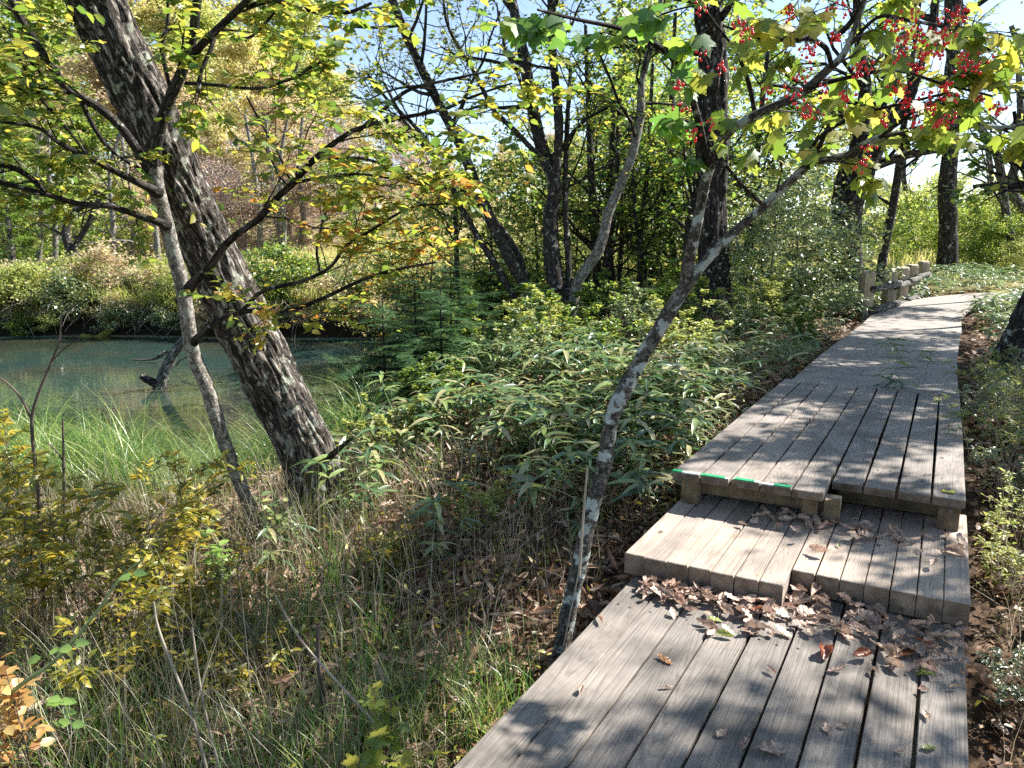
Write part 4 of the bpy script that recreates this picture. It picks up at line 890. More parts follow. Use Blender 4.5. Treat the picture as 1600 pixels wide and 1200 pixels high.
def larch_mesh(seed, H, Rc):
    rng = np.random.default_rng(seed); g = Geo(); c = Geo(); tube(g, [[0, 0, -.2], [.1, 0, H * .5], [0, 0, H]], [.13, .08, .01], 7); pos = []; D = []
    for k in range(60):
        f = k / 60; z = H * (.12 + .86 * f); a = k * 2.4; L = Rc * (1 - f) ** .8 + .3; b = wander(rng, [0, 0, z], [math.cos(a), math.sin(a), .05], L, 6, .06, -.03); tube(g, b, np.linspace(.02, .004, 7), 3)
        n = int(L * 34)
        t = rng.random(n) * 5.99; q = t.astype(int); fr = (t - q)[:, None]; p = b[q] * (1 - fr) + b[np.minimum(q + 1, 6)] * fr
        pos.append(p + rng.normal(0, .06, p.shape) * [1, 1, .5]); dd = np.array([math.cos(a), math.sin(a), -.15]); D.append(dd + rng.normal(0, .7, p.shape) * [1, 1, .4])
    pos = np.vstack(pos); D = np.vstack(D); scatter(c, SPRAY, pos, D, rng.normal(0, .3, pos.shape) + [0, 0, 1], .28 * rng.uniform(.6, 1.2, len(pos)))
    a = g.mesh('trunk', bk=True); a.materials.append(M['bark_far']); b = c.mesh('crown'); b.materials.append(M['larch']); return a, b
LARCH = larch_mesh(5, 9, 2.6)
# ------------------------------------------------------------------ background trees
rb = np.random.default_rng(202)
def put(kind, px, Y, sc, mat, name, label, cat='tree', group=None, barkm=None, lift=0):
    X = (px - 800) / FPX * Y; return inst(name, label, cat, kind, (X, Y, hz(X, Y) - .05 + lift), rb.random() * 6.28, sc, group, [barkm, M[mat] if mat else None])
GH = 'trees of the far autumn hillside'
def skyline(px):
    return float(np.interp(px, [-400, 460, 520, 560, 640, 700, 840, 900, 1150, 1340, 1420, 1700], [-150, -60, 20, 100, 200, 222, 215, 150, 120, 215, 260, 250]))
def hill_tree(px, Y, top, k, mat, lab, grp=GH):
    X = (px - 800) / FPX * Y; z0 = hz(X, Y); H = {0: 9, 1: 12, 2: 7}[k]
    ztop = CAMH + Y * math.tan(math.atan((YH - top) / FPX)) if True else 0
    sc = max(.35, (ztop - z0) / (H * 1.06)); sc = min(sc, 1.9)
    put(TB[k], px, Y, sc, mat, 'hillside_tree', lab, group=grp)
LB = {'yelgreen': 'yellow green tree on the slope beyond the pond', 'tan': 'faded tan tree on the slope beyond the pond', 'yellow': 'golden yellow tree on the slope beyond the pond', 'pink': 'pinkish brown thinning tree on the slope beyond the pond', 'brightgreen': 'bright green tree on the slope beyond the pond', 'midgreen': 'darker green tree on the slope beyond the pond'}
for row, (Y0, frac, step) in enumerate(((72, 1.0, 95), (58, .86, 85), (46, .66, 80), (39, .42, 90))):
    for px in np.arange(-330, 900, step):
        x = px + rb.uniform(-25, 25); sk = skyline(x); hor = 330; top = hor + (sk - hor) * frac * rb.uniform(.86, 1.04)
        if x < 130: pal = ['brightgreen', 'brightgreen', 'yelgreen']
        elif x < 330: pal = ['yelgreen', 'brightgreen', 'yellow'] if row < 2 else ['yelgreen', 'tan', 'midgreen']
        elif x < 560: pal = ['yelgreen', 'brightgreen', 'yellow'] if row < 2 else ['yelgreen', 'tan', 'yellow']
        else: pal = ['yellow', 'tan', 'yellow'] if row < 3 else ['yelgreen', 'yellow', 'midgreen']
        mt = pal[rb.integers(0, 3)]; hill_tree(x, Y0 + rb.uniform(-3, 3), top, int(rb.integers(0, 3)), mt, LB[mt])
for px, Y, s in ((330, 37, 1.1), (390, 35, 1.0), (450, 36, 1.15), (510, 38, 1.0), (300, 33, .9), (560, 40, 1.0), (420, 41, 1.4), (480, 43, 1.5), (360, 42, 1.3), (250, 34, 1.0), (620, 42, .9), (680, 44, .8)):
    put(TW[rb.integers(0, 2)], px, Y, s, 'pink', 'bare_tree', 'nearly bare pinkish grey tree below the far slope', group='twiggy half bare trees at the foot of the far slope', barkm=M['twig_pink'])
# far bank individuals
put(LARCH, 30, 26, .78, None, 'larch', 'feathery bright green larch at the left edge on the far bank'); put(LARCH, -60, 29, 1.0, None, 'larch', 'second larch just outside the left edge of the far bank')
put(LARCH, 150, 40, 1.0, None, 'larch', 'light green larch higher up the far slope on the left')
for px, Y, s, mt in ((20, 29, .85, 'midgreen'), (110, 31, .8, 'midgreen'), (230, 30, .7, 'midgreen'), (280, 29, .6, 'tan'), (190, 34, 1.0, 'yelgreen')):
    put(TS[rb.integers(0, 2)], px, Y, s * 1.6, mt, 'bank_shrub', {'midgreen': 'dark green tall shrub in the thicket behind the far bank', 'tan': 'tan leaved tall shrub behind the far bank', 'yelgreen': 'yellow green tall shrub behind the far bank'}[mt], 'shrub', 'tall shrubs behind the far bank')
# crooked tree, pale pole and other stems on the far bank
simple_tree('crooked_tree', 'crooked dark tree bending over the far bank on the left', 'tree', [[(138, 452, 9), (125, 415, 9), (108, 385, 8), (103, 360, 7), (112, 335, 6), (135, 318, 5), (150, 300, 4)], [(122, 410, 7), (118, 385, 5), (138, 350, 5), (150, 320, 4), (165, 300, 3)]], 23.5, M['bark_stem'], M['yelgreen'], dens=.3, L=1.0, nb=6, lv=1, lsz=.12)
for i, (px, Y) in enumerate(((175, 27), (208, 28.5), (248, 27), (60, 27.5), (86, 28), (405, 34), (430, 35), (442, 33.5), (470, 36))):
    x = px; simple_tree('bank_tree', 'thin grey trunk standing in the thicket beyond the far bank', 'tree', [[(x, 452 if Y < 30 else 425, 5), (x + rb.uniform(-4, 4), 400, 5), (x + rb.uniform(-8, 8), 340, 4.5), (x + rb.uniform(-14, 14), 260, 3.5), (x + rb.uniform(-24, 24), 180, 2.5)]], Y, M['bark_pale'], M['yelgreen'] if i % 2 else M['tan'], group='thin trunks beyond the far bank', dens=.5, L=2.0, nb=9, lv=1, lsz=.14, frac=.3)
# stand behind the multi-stemmed tree and under the berry tree
GM = 'leafy trees closing the view behind the middle of the bank'
TO = [crown_tree(151, 4.2, 1.5, .12, 1900, .095, T=LEAF, clump=.12, nb=22, trunk_r=.03, sub=6, flat=.25), crown_tree(152, 3.2, 1.4, .1, 1600, .09, T=LEAF, clump=.12, nb=20, trunk_r=.022, sub=6, flat=.25)]
TP = [crown_tree(171, 3.4, 1.9, .06, 5600, .088, T=LEAF, clump=.15, nb=24, trunk_r=.03, flat=.3), crown_tree(172, 2.6, 1.7, .05, 5000, .082, T=LEAF, clump=.14, nb=22, trunk_r=.025, flat=.3)]
TG = [crown_tree(161, 9, 2.6, .15, 5200, .17, nb=26, sub=7, clump=.24, trunk_r=.07), crown_tree(162, 12, 3.0, .2, 6500, .18, nb=28, sub=7, clump=.26, trunk_r=.08), crown_tree(163, 7, 2.4, .1, 4600, .16, nb=24, sub=7, clump=.22, trunk_r=.055)]
for px, Y, k, s, mt in ((905, 27, 0, .62, 'yelgreen'), (960, 25, 2, .85, 'brightgreen'), (1015, 24, 0, .8, 'midgreen'), (1060, 23, 2, .95, 'brightgreen'), (1170, 21, 2, .9, 'yelgreen'), (1230, 24, 0, .9, 'midgreen'), (1290, 26, 0, .85, 'yelgreen'), (1140, 27, 1, .8, 'midgreen'), (1000, 30, 1, .85, 'yelgreen'), (900, 31, 2, .8, 'yelgreen'), (1340, 30, 2, .55, 'brightgreen'), (1080, 32, 1, .9, 'brightgreen')):
    put(TG[k], px, Y, s, mt, 'leafy_tree', {'midgreen': 'dark leafy tree behind the multi-stemmed and dark trunked trees', 'yelgreen': 'lighter yellow green leafy tree farther back behind the dark trunk', 'brightgreen': 'bright sunlit tree glimpsed behind the dark trunk'}[mt], group=GM)
for px, Y, k, s, mt in ((845, 19.5, 0, .62, 'midgreen'), (905, 21.5, 1, .8, 'yelgreen'), (975, 20.5, 0, .8, 'midgreen'), (1045, 20, 1, .85, 'yelgreen'), (780, 19.5, 1, .7, 'yelgreen'), (720, 21, 1, .6, 'yelgreen')):
    put(TO[k], px, Y + 1.5, s * .72, mt, 'understory_shrub', {'midgreen': 'shaded green shrub beneath the thin trunks', 'yelgreen': 'yellowish shrub at the right end of the pond'}[mt], 'shrub', 'understory shrubs behind the multi-stemmed tree')
for px, Y, k, s, mt in ((560, 19.6, 1, .9, 'yellow'), (625, 14.5, 1, .8, 'elm'), (680, 16.5, 0, .9, 'yelgreen'), (735, 16.2, 0, .9, 'midgreen'), (770, 16, 0, 1.0, 'yelgreen'), (805, 16.6, 1, 1.0, 'midgreen'), (830, 15.6, 0, .95, 'midgreen'), (905, 17.2, 0, .8, 'yelgreen'), (985, 17.0, 1, .8, 'yelgreen'), (1030, 14.8, 1, .6, 'midgreen'), (1065, 15.5, 0, 1.0, 'midgreen'), (700, 19.5, 0, 1.0, 'elm'), (860, 18.5, 0, 1.1, 'yelgreen'), (1180, 16.5, 0, 1.1, 'midgreen'), (1270, 18.5, 0, 1.15, 'yelgreen')):
    put(TO[k], px, Y, s, mt, 'open_sapling', {'midgreen': 'airy green sapling behind the middle of the bank', 'yelgreen': 'airy yellow green sapling behind the middle of the bank', 'yellow': 'airy pale yellow sapling by the right end of the pond', 'elm': 'airy sapling turning orange behind the young firs'}[mt], 'sapling', 'airy leafy saplings behind the firs and stems', M['bark_stem'])
# pale glossy bush left of the fence
for px, Y, k, s, lab in ((1205, 12.6, 0, .62, 'pale glossy leaved bush just right of the dark flared trunk'), (1235, 13.6, 0, .78, 'largest pale glossy leaved bush, left of the log fence'), (1280, 15.6, 1, .8, 'pale bush just left of the first post of the log fence'), (1195, 15.5, 0, .9, 'taller pale bush behind the dark flared trunk'), (1310, 19.5, 0, .62, 'pale bush behind the log fence under the twisted tree')):
    put(TP[k], px, Y, s, 'palebush', 'glossy_bush', lab, 'bush', 'pale glossy bushes left of the fence')
# bright shrubs at the right end
for px, Y, k, s, mt in ((1375, 27, 1, .85, 'midgreen'), (1425, 29, 0, .9, 'brightgreen'), (1470, 31, 1, 1.2, 'midgreen'), (1520, 28, 1, 1.0, 'brightgreen'), (1545, 27, 1, .8, 'midgreen'), (1560, 30, 0, 1.0, 'yelgreen'), (1610, 29, 0, 1.0, 'brightgreen'), (1540, 36, 0, 1.2, 'yelgreen'), (1450, 38, 0, 1.25, 'yelgreen'), (1380, 36, 0, 1.1, 'yelgreen'), (1640, 34, 0, 1.4, 'yelgreen'), (1680, 27, 0, 1.2, 'midgreen'), (1590, 24.5, 1, .5, 'yelgreen')):
    put(TS[k], px, Y, s, mt, 'sunny_shrub', {'brightgreen': 'sunlit bright green shrub beyond the bend of the walkway', 'yelgreen': 'yellow green shrub beyond the bend of the walkway', 'midgreen': 'dark green shrub just outside the right edge'}[mt], 'shrub', 'sunlit shrubs beyond the bend')
# trees along the right side, mostly outside the picture: they shade the boards
HT = [crown_tree(141, 6.6, 1.8, .66, 8000, .10, T=LEAF, clump=.17, nb=13, sub=3), crown_tree(142, 6.9, 1.95, .66, 8000, .105, T=LEAF, clump=.17, nb=13, sub=3)]
for x, y, k, s, mt, lab in ((5.95, 3.95, 0, 1.0, 'midgreen', 'tall thin tree right of the lower deck outside the picture'), (5.8, 1.7, 1, .95, 'yelgreen', 'thin tree behind the photographer to the right'), (8.6, 8.6, 1, 1.0, 'midgreen', 'thin tree right of the middle deck outside the picture'),
        (9.4, 10.6, 0, 1.15, 'yelgreen', 'thin tree right of the walkway outside the picture'), (10.6, 13.6, 1, 1.2, 'yelgreen', 'yellow green tree reaching in at the upper right corner'), (12.0, 17.5, 0, 1.25, 'brightgreen', 'bright tree farther along the right side of the walkway'),
        (10.4, 12.1, 0, 1.0, 'midgreen', 'slim tree right of the walkway beyond the middle deck outside the picture'),
        (5.2, 6.6, 1, .9, 'midgreen', 'taller tree right of the middle deck whose crown hangs over it above the picture')):
    inst('roadside_tree', lab, 'tree', HT[k], (x, y, hz(x, y)), rb.random() * 6, s, mats=[None, M[mt]])
# ------------------------------------------------------------------ bank shrubs and reeds on the far shore
SH = [crown_tree(131, 1.3, 1.0, .0, 3800, .075, clump=.12, nb=18, trunk_r=.015, flat=1), crown_tree(132, 1.0, 1.1, .0, 3600, .085, clump=.13, nb=18, trunk_r=.015, droop=.25)]
for i in range(46):
    X = -21 + i * .43 + rb.uniform(-.2, .2); Y = 20.75 + .5 * math.sin(X * .5 + 1) + .05 * (X + 3) + rb.uniform(-.05, 1.2) ; mt = ['palebush', 'tan', 'yelgreen', 'midgreen', 'palebush'][rb.integers(0, 5)]
    if X > -2: continue
    lab = {'palebush': 'pale green bush hanging over the far water edge', 'tan': 'brownish bush hanging over the far water edge', 'yelgreen': 'yellow green bush hanging over the far water edge', 'midgreen': 'dark green bush hanging over the far water edge'}[mt]
    px = 800 + FPX * X / Y; put(SH[i % 2], px, Y, rb.uniform(.45, 1.3), mt, 'waterside_bush', lab, 'bush', 'bushes hanging over the far water edge')
for i in range(20):
    x = -19.5 + i * .88 + rb.uniform(-.35, .35); y = 20.45 + .5 * math.sin(x * .5 + 1) + .05 * (x + 3) + rb.uniform(-.1, .1)
    mt = ['midgreen', 'palebush', 'tan', 'yelgreen'][rb.integers(0, 4)]; inst('drooping_bush', {'midgreen': 'green bush drooping down the undercut far bank', 'palebush': 'pale bush drooping down the undercut far bank', 'tan': 'brown bush drooping down the undercut far bank', 'yelgreen': 'yellowish bush drooping down the undercut far bank'}[mt], 'bush', SH[1], (x, y, rb.uniform(-.75, -.25)), rb.random() * 6, rb.uniform(.3, .65), 'bushes drooping down the far bank', [None, M[mt]])
for i, (x, y, s) in enumerate(((-2.0, 19.0, 1.1), (-1.7, 17.6, 1.0), (-1.6, 16.2, 1.0), (-1.7, 14.8, .9), (-1.5, 13.4, .9), (-.9, 18.2, 1.2), (-.6, 16.4, 1.1), (-.2, 19.4, 1.2), (.6, 20.5, 1.2), (1.6, 21.5, 1.3), (-.3, 15.0, 1.0), (-1.2, 12.0, .8))):
    mt = ['yelgreen', 'midgreen', 'palebush'][i % 3]; inst('waterside_bush', {'palebush': 'pale green bush on the right end of the pond', 'yelgreen': 'yellow green bush on the right end of the pond', 'midgreen': 'dark green bush on the right end of the pond'}[mt], 'bush', SH[i % 2], (x, y, hz(x, y)), rb.random() * 6, s, 'bushes at the right end of the pond', [None, M[mt]])
# ------------------------------------------------------------------ logs in the pond
def logs():
    th = thing('mossy_log', 'moss covered log with a forked limb sliding into the pond at the far bank', 'log', P(135, 533, 20.6))
    g = Geo(); limb(g, [(112, 514, 21, 11), (130, 526, 20.8, 13), (150, 535, 20.5, 11), (168, 542, 20.2, 10), (180, 552, 20, 6)], 24, 14, barkdisp(1, .03, 8, .6), True); g.build('log', M['moss'], th, bk=True)
    g = Geo(); limb(g, [(150, 533, 20.5, 8), (165, 522, 20.6, 7), (182, 508, 20.7, 6), (197, 498, 20.8, 4), (205, 480, 20.9, 2)], 16, 10, None, True); g.build('limb', M['moss'], th, bk=True)
    g = Geo(); limb(g, [(170, 545, 20.1, 4), (185, 535, 20, 3), (225, 540, 19.9, 2)], 8, 6); g.build('twig', M['twig_dark'], th, bk=True)
    th = thing('dead_branch', 'forked grey dead branch sticking out of the middle of the pond', 'branch', P(250, 605, 13.2))
    g = Geo(); limb(g, [(240, 625, 13.1, 9), (250, 602, 13.1, 10), (258, 580, 13.1, 10), (270, 555, 13.1, 9), (284, 535, 13.1, 8), (292, 520, 13.1, 5), (300, 505, 13.1, 3)], 28, 12, barkdisp(4, .012, 14, .3)); g.build('limb', M['deadwood'], th, bk=True)
    g = Geo(); limb(g, [(262, 618, 13.1, 9), (250, 604, 13.1, 8.5), (240, 598, 13.05, 8), (228, 592, 13.0, 7), (221, 587, 13.0, 6)], 14, 10, None, True); g.build('stub', M['bark_dark'], th, bk=True)
    th = thing('drift_twig', 'thin dark twig with a curled end poking up right of the mossy log', 'branch', P(240, 560, 16))
    g = Geo(); limb(g, [(205, 562, 16, 1.5), (235, 562, 16, 2), (250, 556, 16, 4), (262, 549, 16, 3)], 14, 8); limb(g, [(275, 572, 15, 1.2), (283, 562, 15, 1.6), (312, 550, 15, 1.2)], 10, 6); g.build('twig', M['deadwood'], th, bk=True)
    th = thing('fallen_log', 'pale fallen stem lying level against the crooked tree', 'log', P(90, 410, 23.5))
    g = Geo(); limb(g, [(62, 411, 23.4, 2.6), (85, 410, 23.3, 3), (110, 409, 23.2, 3.2), (128, 405, 23.2, 2.6)], 14, 8, None, True); g.build('stem', M['bark_pale'], th, bk=True)
logs()
# ------------------------------------------------------------------ ground cover (stuff)
def ribbons(geo, X, Y, Z, H, W, az, bend, rng, seg=4):
    n = len(X); t = np.linspace(0, 1, seg + 1); out = np.stack([np.cos(az), np.sin(az)], 1); sd = np.stack([-out[:, 1], out[:, 0]], 1)
    tw = rng.uniform(-.9, .9, n); sd = sd * np.cos(tw)[:, None] + out * np.sin(tw)[:, None]
    V = np.zeros((n, (seg + 1) * 2, 3))
    for i, q in enumerate(t):
        ln = H * q; ho = bend * ln * q; ve = ln * np.sqrt(np.clip(1 - (bend * q) ** 2 * .8, .05, 1))
        wv = W * (1 - q ** 1.6 * .93)
        for s, k in ((-1, 0), (1, 1)):
            V[:, i * 2 + k, 0] = X + out[:, 0] * ho + sd[:, 0] * wv * s; V[:, i * 2 + k, 1] = Y + out[:, 1] * ho + sd[:, 1] * wv * s; V[:, i * 2 + k, 2] = Z + ve
    k = (seg + 1) * 2; b = (np.arange(n) * k)[:, None, None]
    F = np.array([(i * 2, i * 2 + 1, i * 2 + 3, i * 2 + 2) for i in range(seg)])[None] + b
    geo.add(V.reshape(-1, 3), None, F.reshape(-1, 4))
def pts(rng, n, x0, x1, y0, y1, cond=None, m=1.0):
    X = rng.uniform(x0, x1, n); Y = rng.uniform(y0, y1, n); k = infr(X, Y, m) & off_deck(X, Y) & (dry(X, Y) > .02)
    if cond is not None: k &= cond(X, Y)
    X, Y = X[k], Y[k]; return X, Y, height(X, Y)
rc = np.random.default_rng(303)
def nz2(X, Y, s, o=0): return np.array([noise.noise((x * s + o, y * s, o)) for x, y in zip(X, Y)])
def stuff(g, name, mat, label, cat):
    o = g.build(name, mat); tag(o, label, cat, kind='stuff'); return o
g = Geo(); X, Y, Z = pts(rc, 17000, -2.6, 3.5, 2.6, 9.0, lambda x, y: uv_of(x, y)[0] < -1.3); n = len(X)
d = rnd_dir(rc, n, .5); scatter(g, BLADE, np.stack([X, Y, Z + rc.uniform(.0, .16, n)], 1), d, rc.normal(0, .8, (n, 3)) + [0, 0, .6], rc.uniform(.06, .15, n))
stuff(g, 'withered_bamboo_leaves', M['litter'], 'withered brown bamboo leaves lying on the slope', 'leaf litter')
g = Geo()
for q in range(620):
    x = rc.uniform(-4.5, .4) if q % 5 else rc.uniform(1.9, 4.5); y = rc.uniform(1.7, 5.6)
    if not bool(off_deck(x, y, .25)): continue
    st = wander(rc, [x, y, hz(x, y) + rc.uniform(0, .1)], [rc.normal(0, .9), rc.normal(0, .9), rc.uniform(.1, 1.4)], rc.uniform(.25, .8), 6, .16, 0)
    tube(g, st, np.linspace(rc.uniform(.0012, .0032), .0008, 7), 4)
    if q % 3 == 0: tube(g, wander(rc, st[3], rnd_dir(rc, 1, .8)[0], .2, 3, .2), [.0012, .001, .0008, .0006], 3)
stuff(g, 'dead_twigs', M['twig_dry'], 'tangle of dead twigs through the undergrowth', 'dead twigs')
# leaf litter near
g = Geo(); X, Y, Z = pts(rc, 70000, -7, 6, 1.3, 9.5)
scatter(g, LEAF, np.stack([X, Y, Z + rc.uniform(.0, .05, len(X))], 1), rnd_dir(rc, len(X), .5), rc.normal(0, .75, (len(X), 3)) + [0, 0, 1], rc.uniform(.03, .075, len(X)))
X, Y, Z = pts(rc, 26000, -6, 12, 9.5, 20); scatter(g, QUAD, np.stack([X, Y, Z + rc.uniform(.0, .05, len(X))], 1), rnd_dir(rc, len(X), .3), rc.normal(0, .5, (len(X), 3)) + [0, 0, 1], rc.uniform(.07, .13, len(X)))
stuff(g, 'leaf_litter', M['litter'], 'brown fallen leaves covering the forest floor around the decks', 'leaf litter')
# sedge by the near shore
g = Geo()
nc = 380; cx = rc.uniform(-8.5, -1.2, nc); cyy = rc.uniform(5.0, 7.7, nc)
k = (cyy > 6.0 - .12 * (cx + 1.5) * 0 + np.where(cx > -2.2, .8, 0)) & infr(cx, cyy, .8) & (dry(cx, cyy) > -.35) & ~((np.hypot(cx + 1.25, cyy - 5.2) < .5)); cx, cyy = cx[k], cyy[k]
chh = np.repeat(rc.uniform(.55, 1.25, len(cx)), 62); per = 62; X = np.repeat(cx, per) + rc.normal(0, .09, len(cx) * per); Y = np.repeat(cyy, per) + rc.normal(0, .09, len(cx) * per)
n = len(X); ribbons(g, X, Y, height(X, Y) - .02, chh * rc.uniform(.4, .95, n), rc.uniform(.0022, .0048, n), rc.uniform(0, 6.28, n), rc.uniform(.55, 1.1, n), rc, 6)
stuff(g, 'grass', M['grass'], 'long arching green sedge between the leaning trunk and the pond', 'grass')
# green tufts in the foreground
g = Geo(); c0 = [(-.35, 3.0, .20), (-.15, 3.15, .16), (-.6, 2.9, .16), (-1.3, 2.55, .2), (-.9, 2.75, .16), (-1.7, 3.0, .2), (-.05, 2.85, .12), (-.75, 3.4, .15), (-1.15, 3.6, .15), (-2.2, 3.4, .2), (-1.5, 2.2, .15), (-.5, 2.4, .12)]
for x, y, s in c0:
    n = 150; X = rc.normal(x, s, n); Y = rc.normal(y, s * .7, n); kk = off_deck(X, Y); X, Y = X[kk], Y[kk]; n = len(X)
    ribbons(g, X, Y, height(X, Y), rc.uniform(.18, .42, n), rc.uniform(.002, .0042, n), rc.uniform(0, 6.28, n), rc.uniform(.2, .9, n), rc, 5)
X, Y, Z = pts(rc, 6000, -4.8, -.4, 2.2, 5.6, lambda x, y: uv_of(x, y)[0] < -1.5); kk = nz2(X, Y, 1.5, 21) > rc.uniform(-.1, .5, len(X)); X, Y, Z = X[kk], Y[kk], Z[kk]; n = len(X)
ribbons(g, X, Y, Z, rc.uniform(.2, .62, n), rc.uniform(.0018, .0042, n), rc.uniform(0, 6.28, n), rc.uniform(.2, .95, n), rc, 5)
stuff(g, 'grass_tufts', M['grass'], 'green grass tufts in front, beside the lower deck', 'grass')
# dry stems and blades of the foreground
g = Geo(); X, Y, Z = pts(rc, 26000, -4.6, .8, 1.5, 5.8, lambda x, y: (uv_of(x, y)[0] < -1.5))
kk = nz2(X, Y, .9, 4) + .25 * (X < -1) > rc.uniform(-.35, .35, len(X)); X, Y, Z = X[kk], Y[kk], Z[kk]; n = len(X)
ribbons(g, X, Y, Z, rc.uniform(.12, .55, n) * np.where(X < -1.2, 1.1, .75), rc.uniform(.0009, .0024, n), rc.uniform(0, 6.28, n), rc.uniform(.05, .9, n), rc, 4)
X, Y, Z = pts(rc, 5000, 1.6, 5.5, 1.5, 8.0, lambda x, y: (uv_of(x, y)[0] > .35)); n = len(X)
ribbons(g, X, Y, Z, rc.uniform(.12, .5, n), rc.uniform(.0009, .0022, n), rc.uniform(0, 6.28, n), rc.uniform(.2, .95, n), rc, 4)
X, Y, Z = pts(rc, 3600, -4.6, .5, 1.8, 5.2, lambda x, y: (uv_of(x, y)[0] < -1.5)); kk = nz2(X, Y, .8, 12) > rc.uniform(-.4, .4, len(X)); X, Y, Z = X[kk], Y[kk], Z[kk]; n = len(X)
ribbons(g, X, Y, Z, rc.uniform(.4, .95, n) * np.where(X < -1, 1, .7), rc.uniform(.0010, .0022, n), rc.uniform(0, 6.28, n), rc.uniform(.03, .5, n), rc, 5)
stuff(g, 'dry_grass', M['drygrass'], 'thin dry stems and bleached grass blades in the undergrowth', 'grass')
# small-leaved herbs everywhere on the near slope
g = Geo(); X, Y, Z = pts(rc, 26000, -5, 6, 1.6, 8.5); kk = nz2(X, Y, 1.6, 9) > rc.uniform(-.25, .45, len(X)); X, Y, Z = X[kk], Y[kk], Z[kk]; n = len(X)
scatter(g, LEAFN, np.stack([X, Y, Z + rc.uniform(.03, .3, n)], 1), rnd_dir(rc, n, .5) + [0, 0, .1], rc.normal(0, .5, (n, 3)) + [0, 0, 1], rc.uniform(.02, .05, n))
stuff(g, 'herb_layer', M['shrubyel'], 'small yellow green herbs scattered through the undergrowth', 'herbs')
# bamboo grass cover of the middle bank (small with distance)
def blades(rng, X, Y, Z, h0, h1, size, per, geo):
    n = len(X); hz_ = rng.uniform(h0, h1, n); c = np.stack([X, Y, Z + hz_], 1); a0 = rng.uniform(0, 6.28, n)
    for j in range(per):
        a = a0 + j * 6.28 / per + rng.normal(0, .35, n); el = rng.uniform(-.35, .35, n)
        d = np.stack([np.cos(a), np.sin(a), el], 1); scatter(geo, BLADE, c + rng.normal(0, .02, c.shape), d, rng.normal(0, .25, (n, 3)) + [0, 0, 1], size * rng.uniform(.7, 1.25, n))
g = Geo()
def sreg(x, y):
    u, v = uv_of(x, y); return (u < -1.3) & (v > 5.6) & (y > 5.2 + np.clip(-(x + .2), 0, 3) * .8) & (dry(x, y) > .6)
X, Y, Z = pts(rc, 3100, -2.5, 7, 5.0, 13, sreg); kk = nz2(X, Y, .9, 2) > rc.uniform(-.2, .35, len(X)); X, Y, Z = X[kk], Y[kk], Z[kk]
blades(rc, X, Y, Z, .08, .55, .16, 4, g)
X, Y, Z = pts(rc, 5000, -3, 14, 13, 25, lambda x, y: (dry(x, y) > .6)); blades(rc, X, Y, Z, .15, .5, .22, 5, g)
X, Y, Z = pts(rc, 1500, 3.2, 12, 6.5, 22, lambda x, y: uv_of(x, y)[0] > .5); blades(rc, X, Y, Z, .1, .4, .2, 5, g)
stuff(g, 'bamboo_grass_cover', M['sasa'], 'carpet of dwarf bamboo grass on the bank left of the walkway', 'ground cover')
g = Geo(); X, Y, Z = pts(rc, 4200, -2.2, 7, 4.8, 12, lambda x, y: (uv_of(x, y)[0] < -1.3) & (dry(x, y) > .6) & (uv_of(x, y)[1] > 4.6)); blades(rc, X, Y, Z, .04, .28, .14, 4, g)
stuff(g, 'faded_bamboo_grass', M['sasay'], 'faded straw coloured bamboo grass low among the green', 'ground cover')
g = Geo()
for q in range(260):
    x = rc.uniform(-20, -2); yb = 20.6 + .5 * math.sin(x * .5 + 1) + .05 * (x + 3); st = wander(rc, [x, yb + rc.uniform(0, .3), rc.uniform(-.35, .15)], [rc.normal(0, .5), -rc.uniform(.3, 1), rc.uniform(-.3, .5)], rc.uniform(.4, 1.2), 6, .18, -.16); tube(g, st, np.linspace(.012, .003, 7), 3)
stuff(g, 'hanging_roots', M['twig_dry'], 'roots and dead stems hanging from the undercut far bank', 'roots')
g = Geo(); X = rc.uniform(-20, -2, 7000); Y = 20.6 + .5 * np.sin(X * .5 + 1) + .05 * (X + 3) + rc.uniform(-.15, .5, 7000); kk = nz2(X, Y, .9, 5) > rc.uniform(-.2, .5, 7000); X, Y = X[kk], Y[kk]; n = len(X)
ribbons(g, X, Y, rc.uniform(-.15, .12, n), rc.uniform(.3, .7, n), rc.uniform(.006, .014, n), rc.normal(-1.57, .7, n), rc.uniform(.7, 1.12, n), rc, 4)
stuff(g, 'bank_grass', M['yelgreen'], 'grass hanging over the edge of the far bank', 'grass')
# far bank cover and meadow
g = Geo(); X, Y, Z = pts(rc, 9000, -22, 3, 20.5, 30, lambda x, y: dry(x, y) > .1); blades(rc, X, Y, Z, .1, .5, .26, 4, g)
stuff(g, 'far_bank_cover', M['palebush'], 'green bamboo grass covering the far bank', 'ground cover')
g = Geo(); X, Y, Z = pts(rc, 15000, -16, 3, 21, 27, lambda x, y: dry(x, y) > .1); kk = nz2(X, Y, .5, 6) > rc.uniform(-.3, .4, len(X)); X, Y, Z = X[kk], Y[kk], Z[kk]; n = len(X)
scatter(g, QUAD, np.stack([X, Y, Z + rc.uniform(.1, .7, n)], 1), rnd_dir(rc, n, .5), rc.normal(0, .6, (n, 3)) + [0, 0, .7], rc.uniform(.07, .13, n))
stuff(g, 'far_bank_brush', M['tan'], 'tan and faded brush on the far bank', 'ground cover')
g = Geo(); X, Y, Z = pts(rc, 30000, -16, 14, 24, 42, lambda x, y: (x > -9 - .0 * y)); n = len(X)
ribbons(g, X, Y, Z, rc.uniform(.4, 1.1, n), rc.uniform(.010, .022, n), rc.uniform(0, 6.28, n), rc.uniform(.1, .8, n), rc, 3)
stuff(g, 'meadow_grass', M['meadow'], 'tall yellow meadow grass beyond the pond', 'grass')
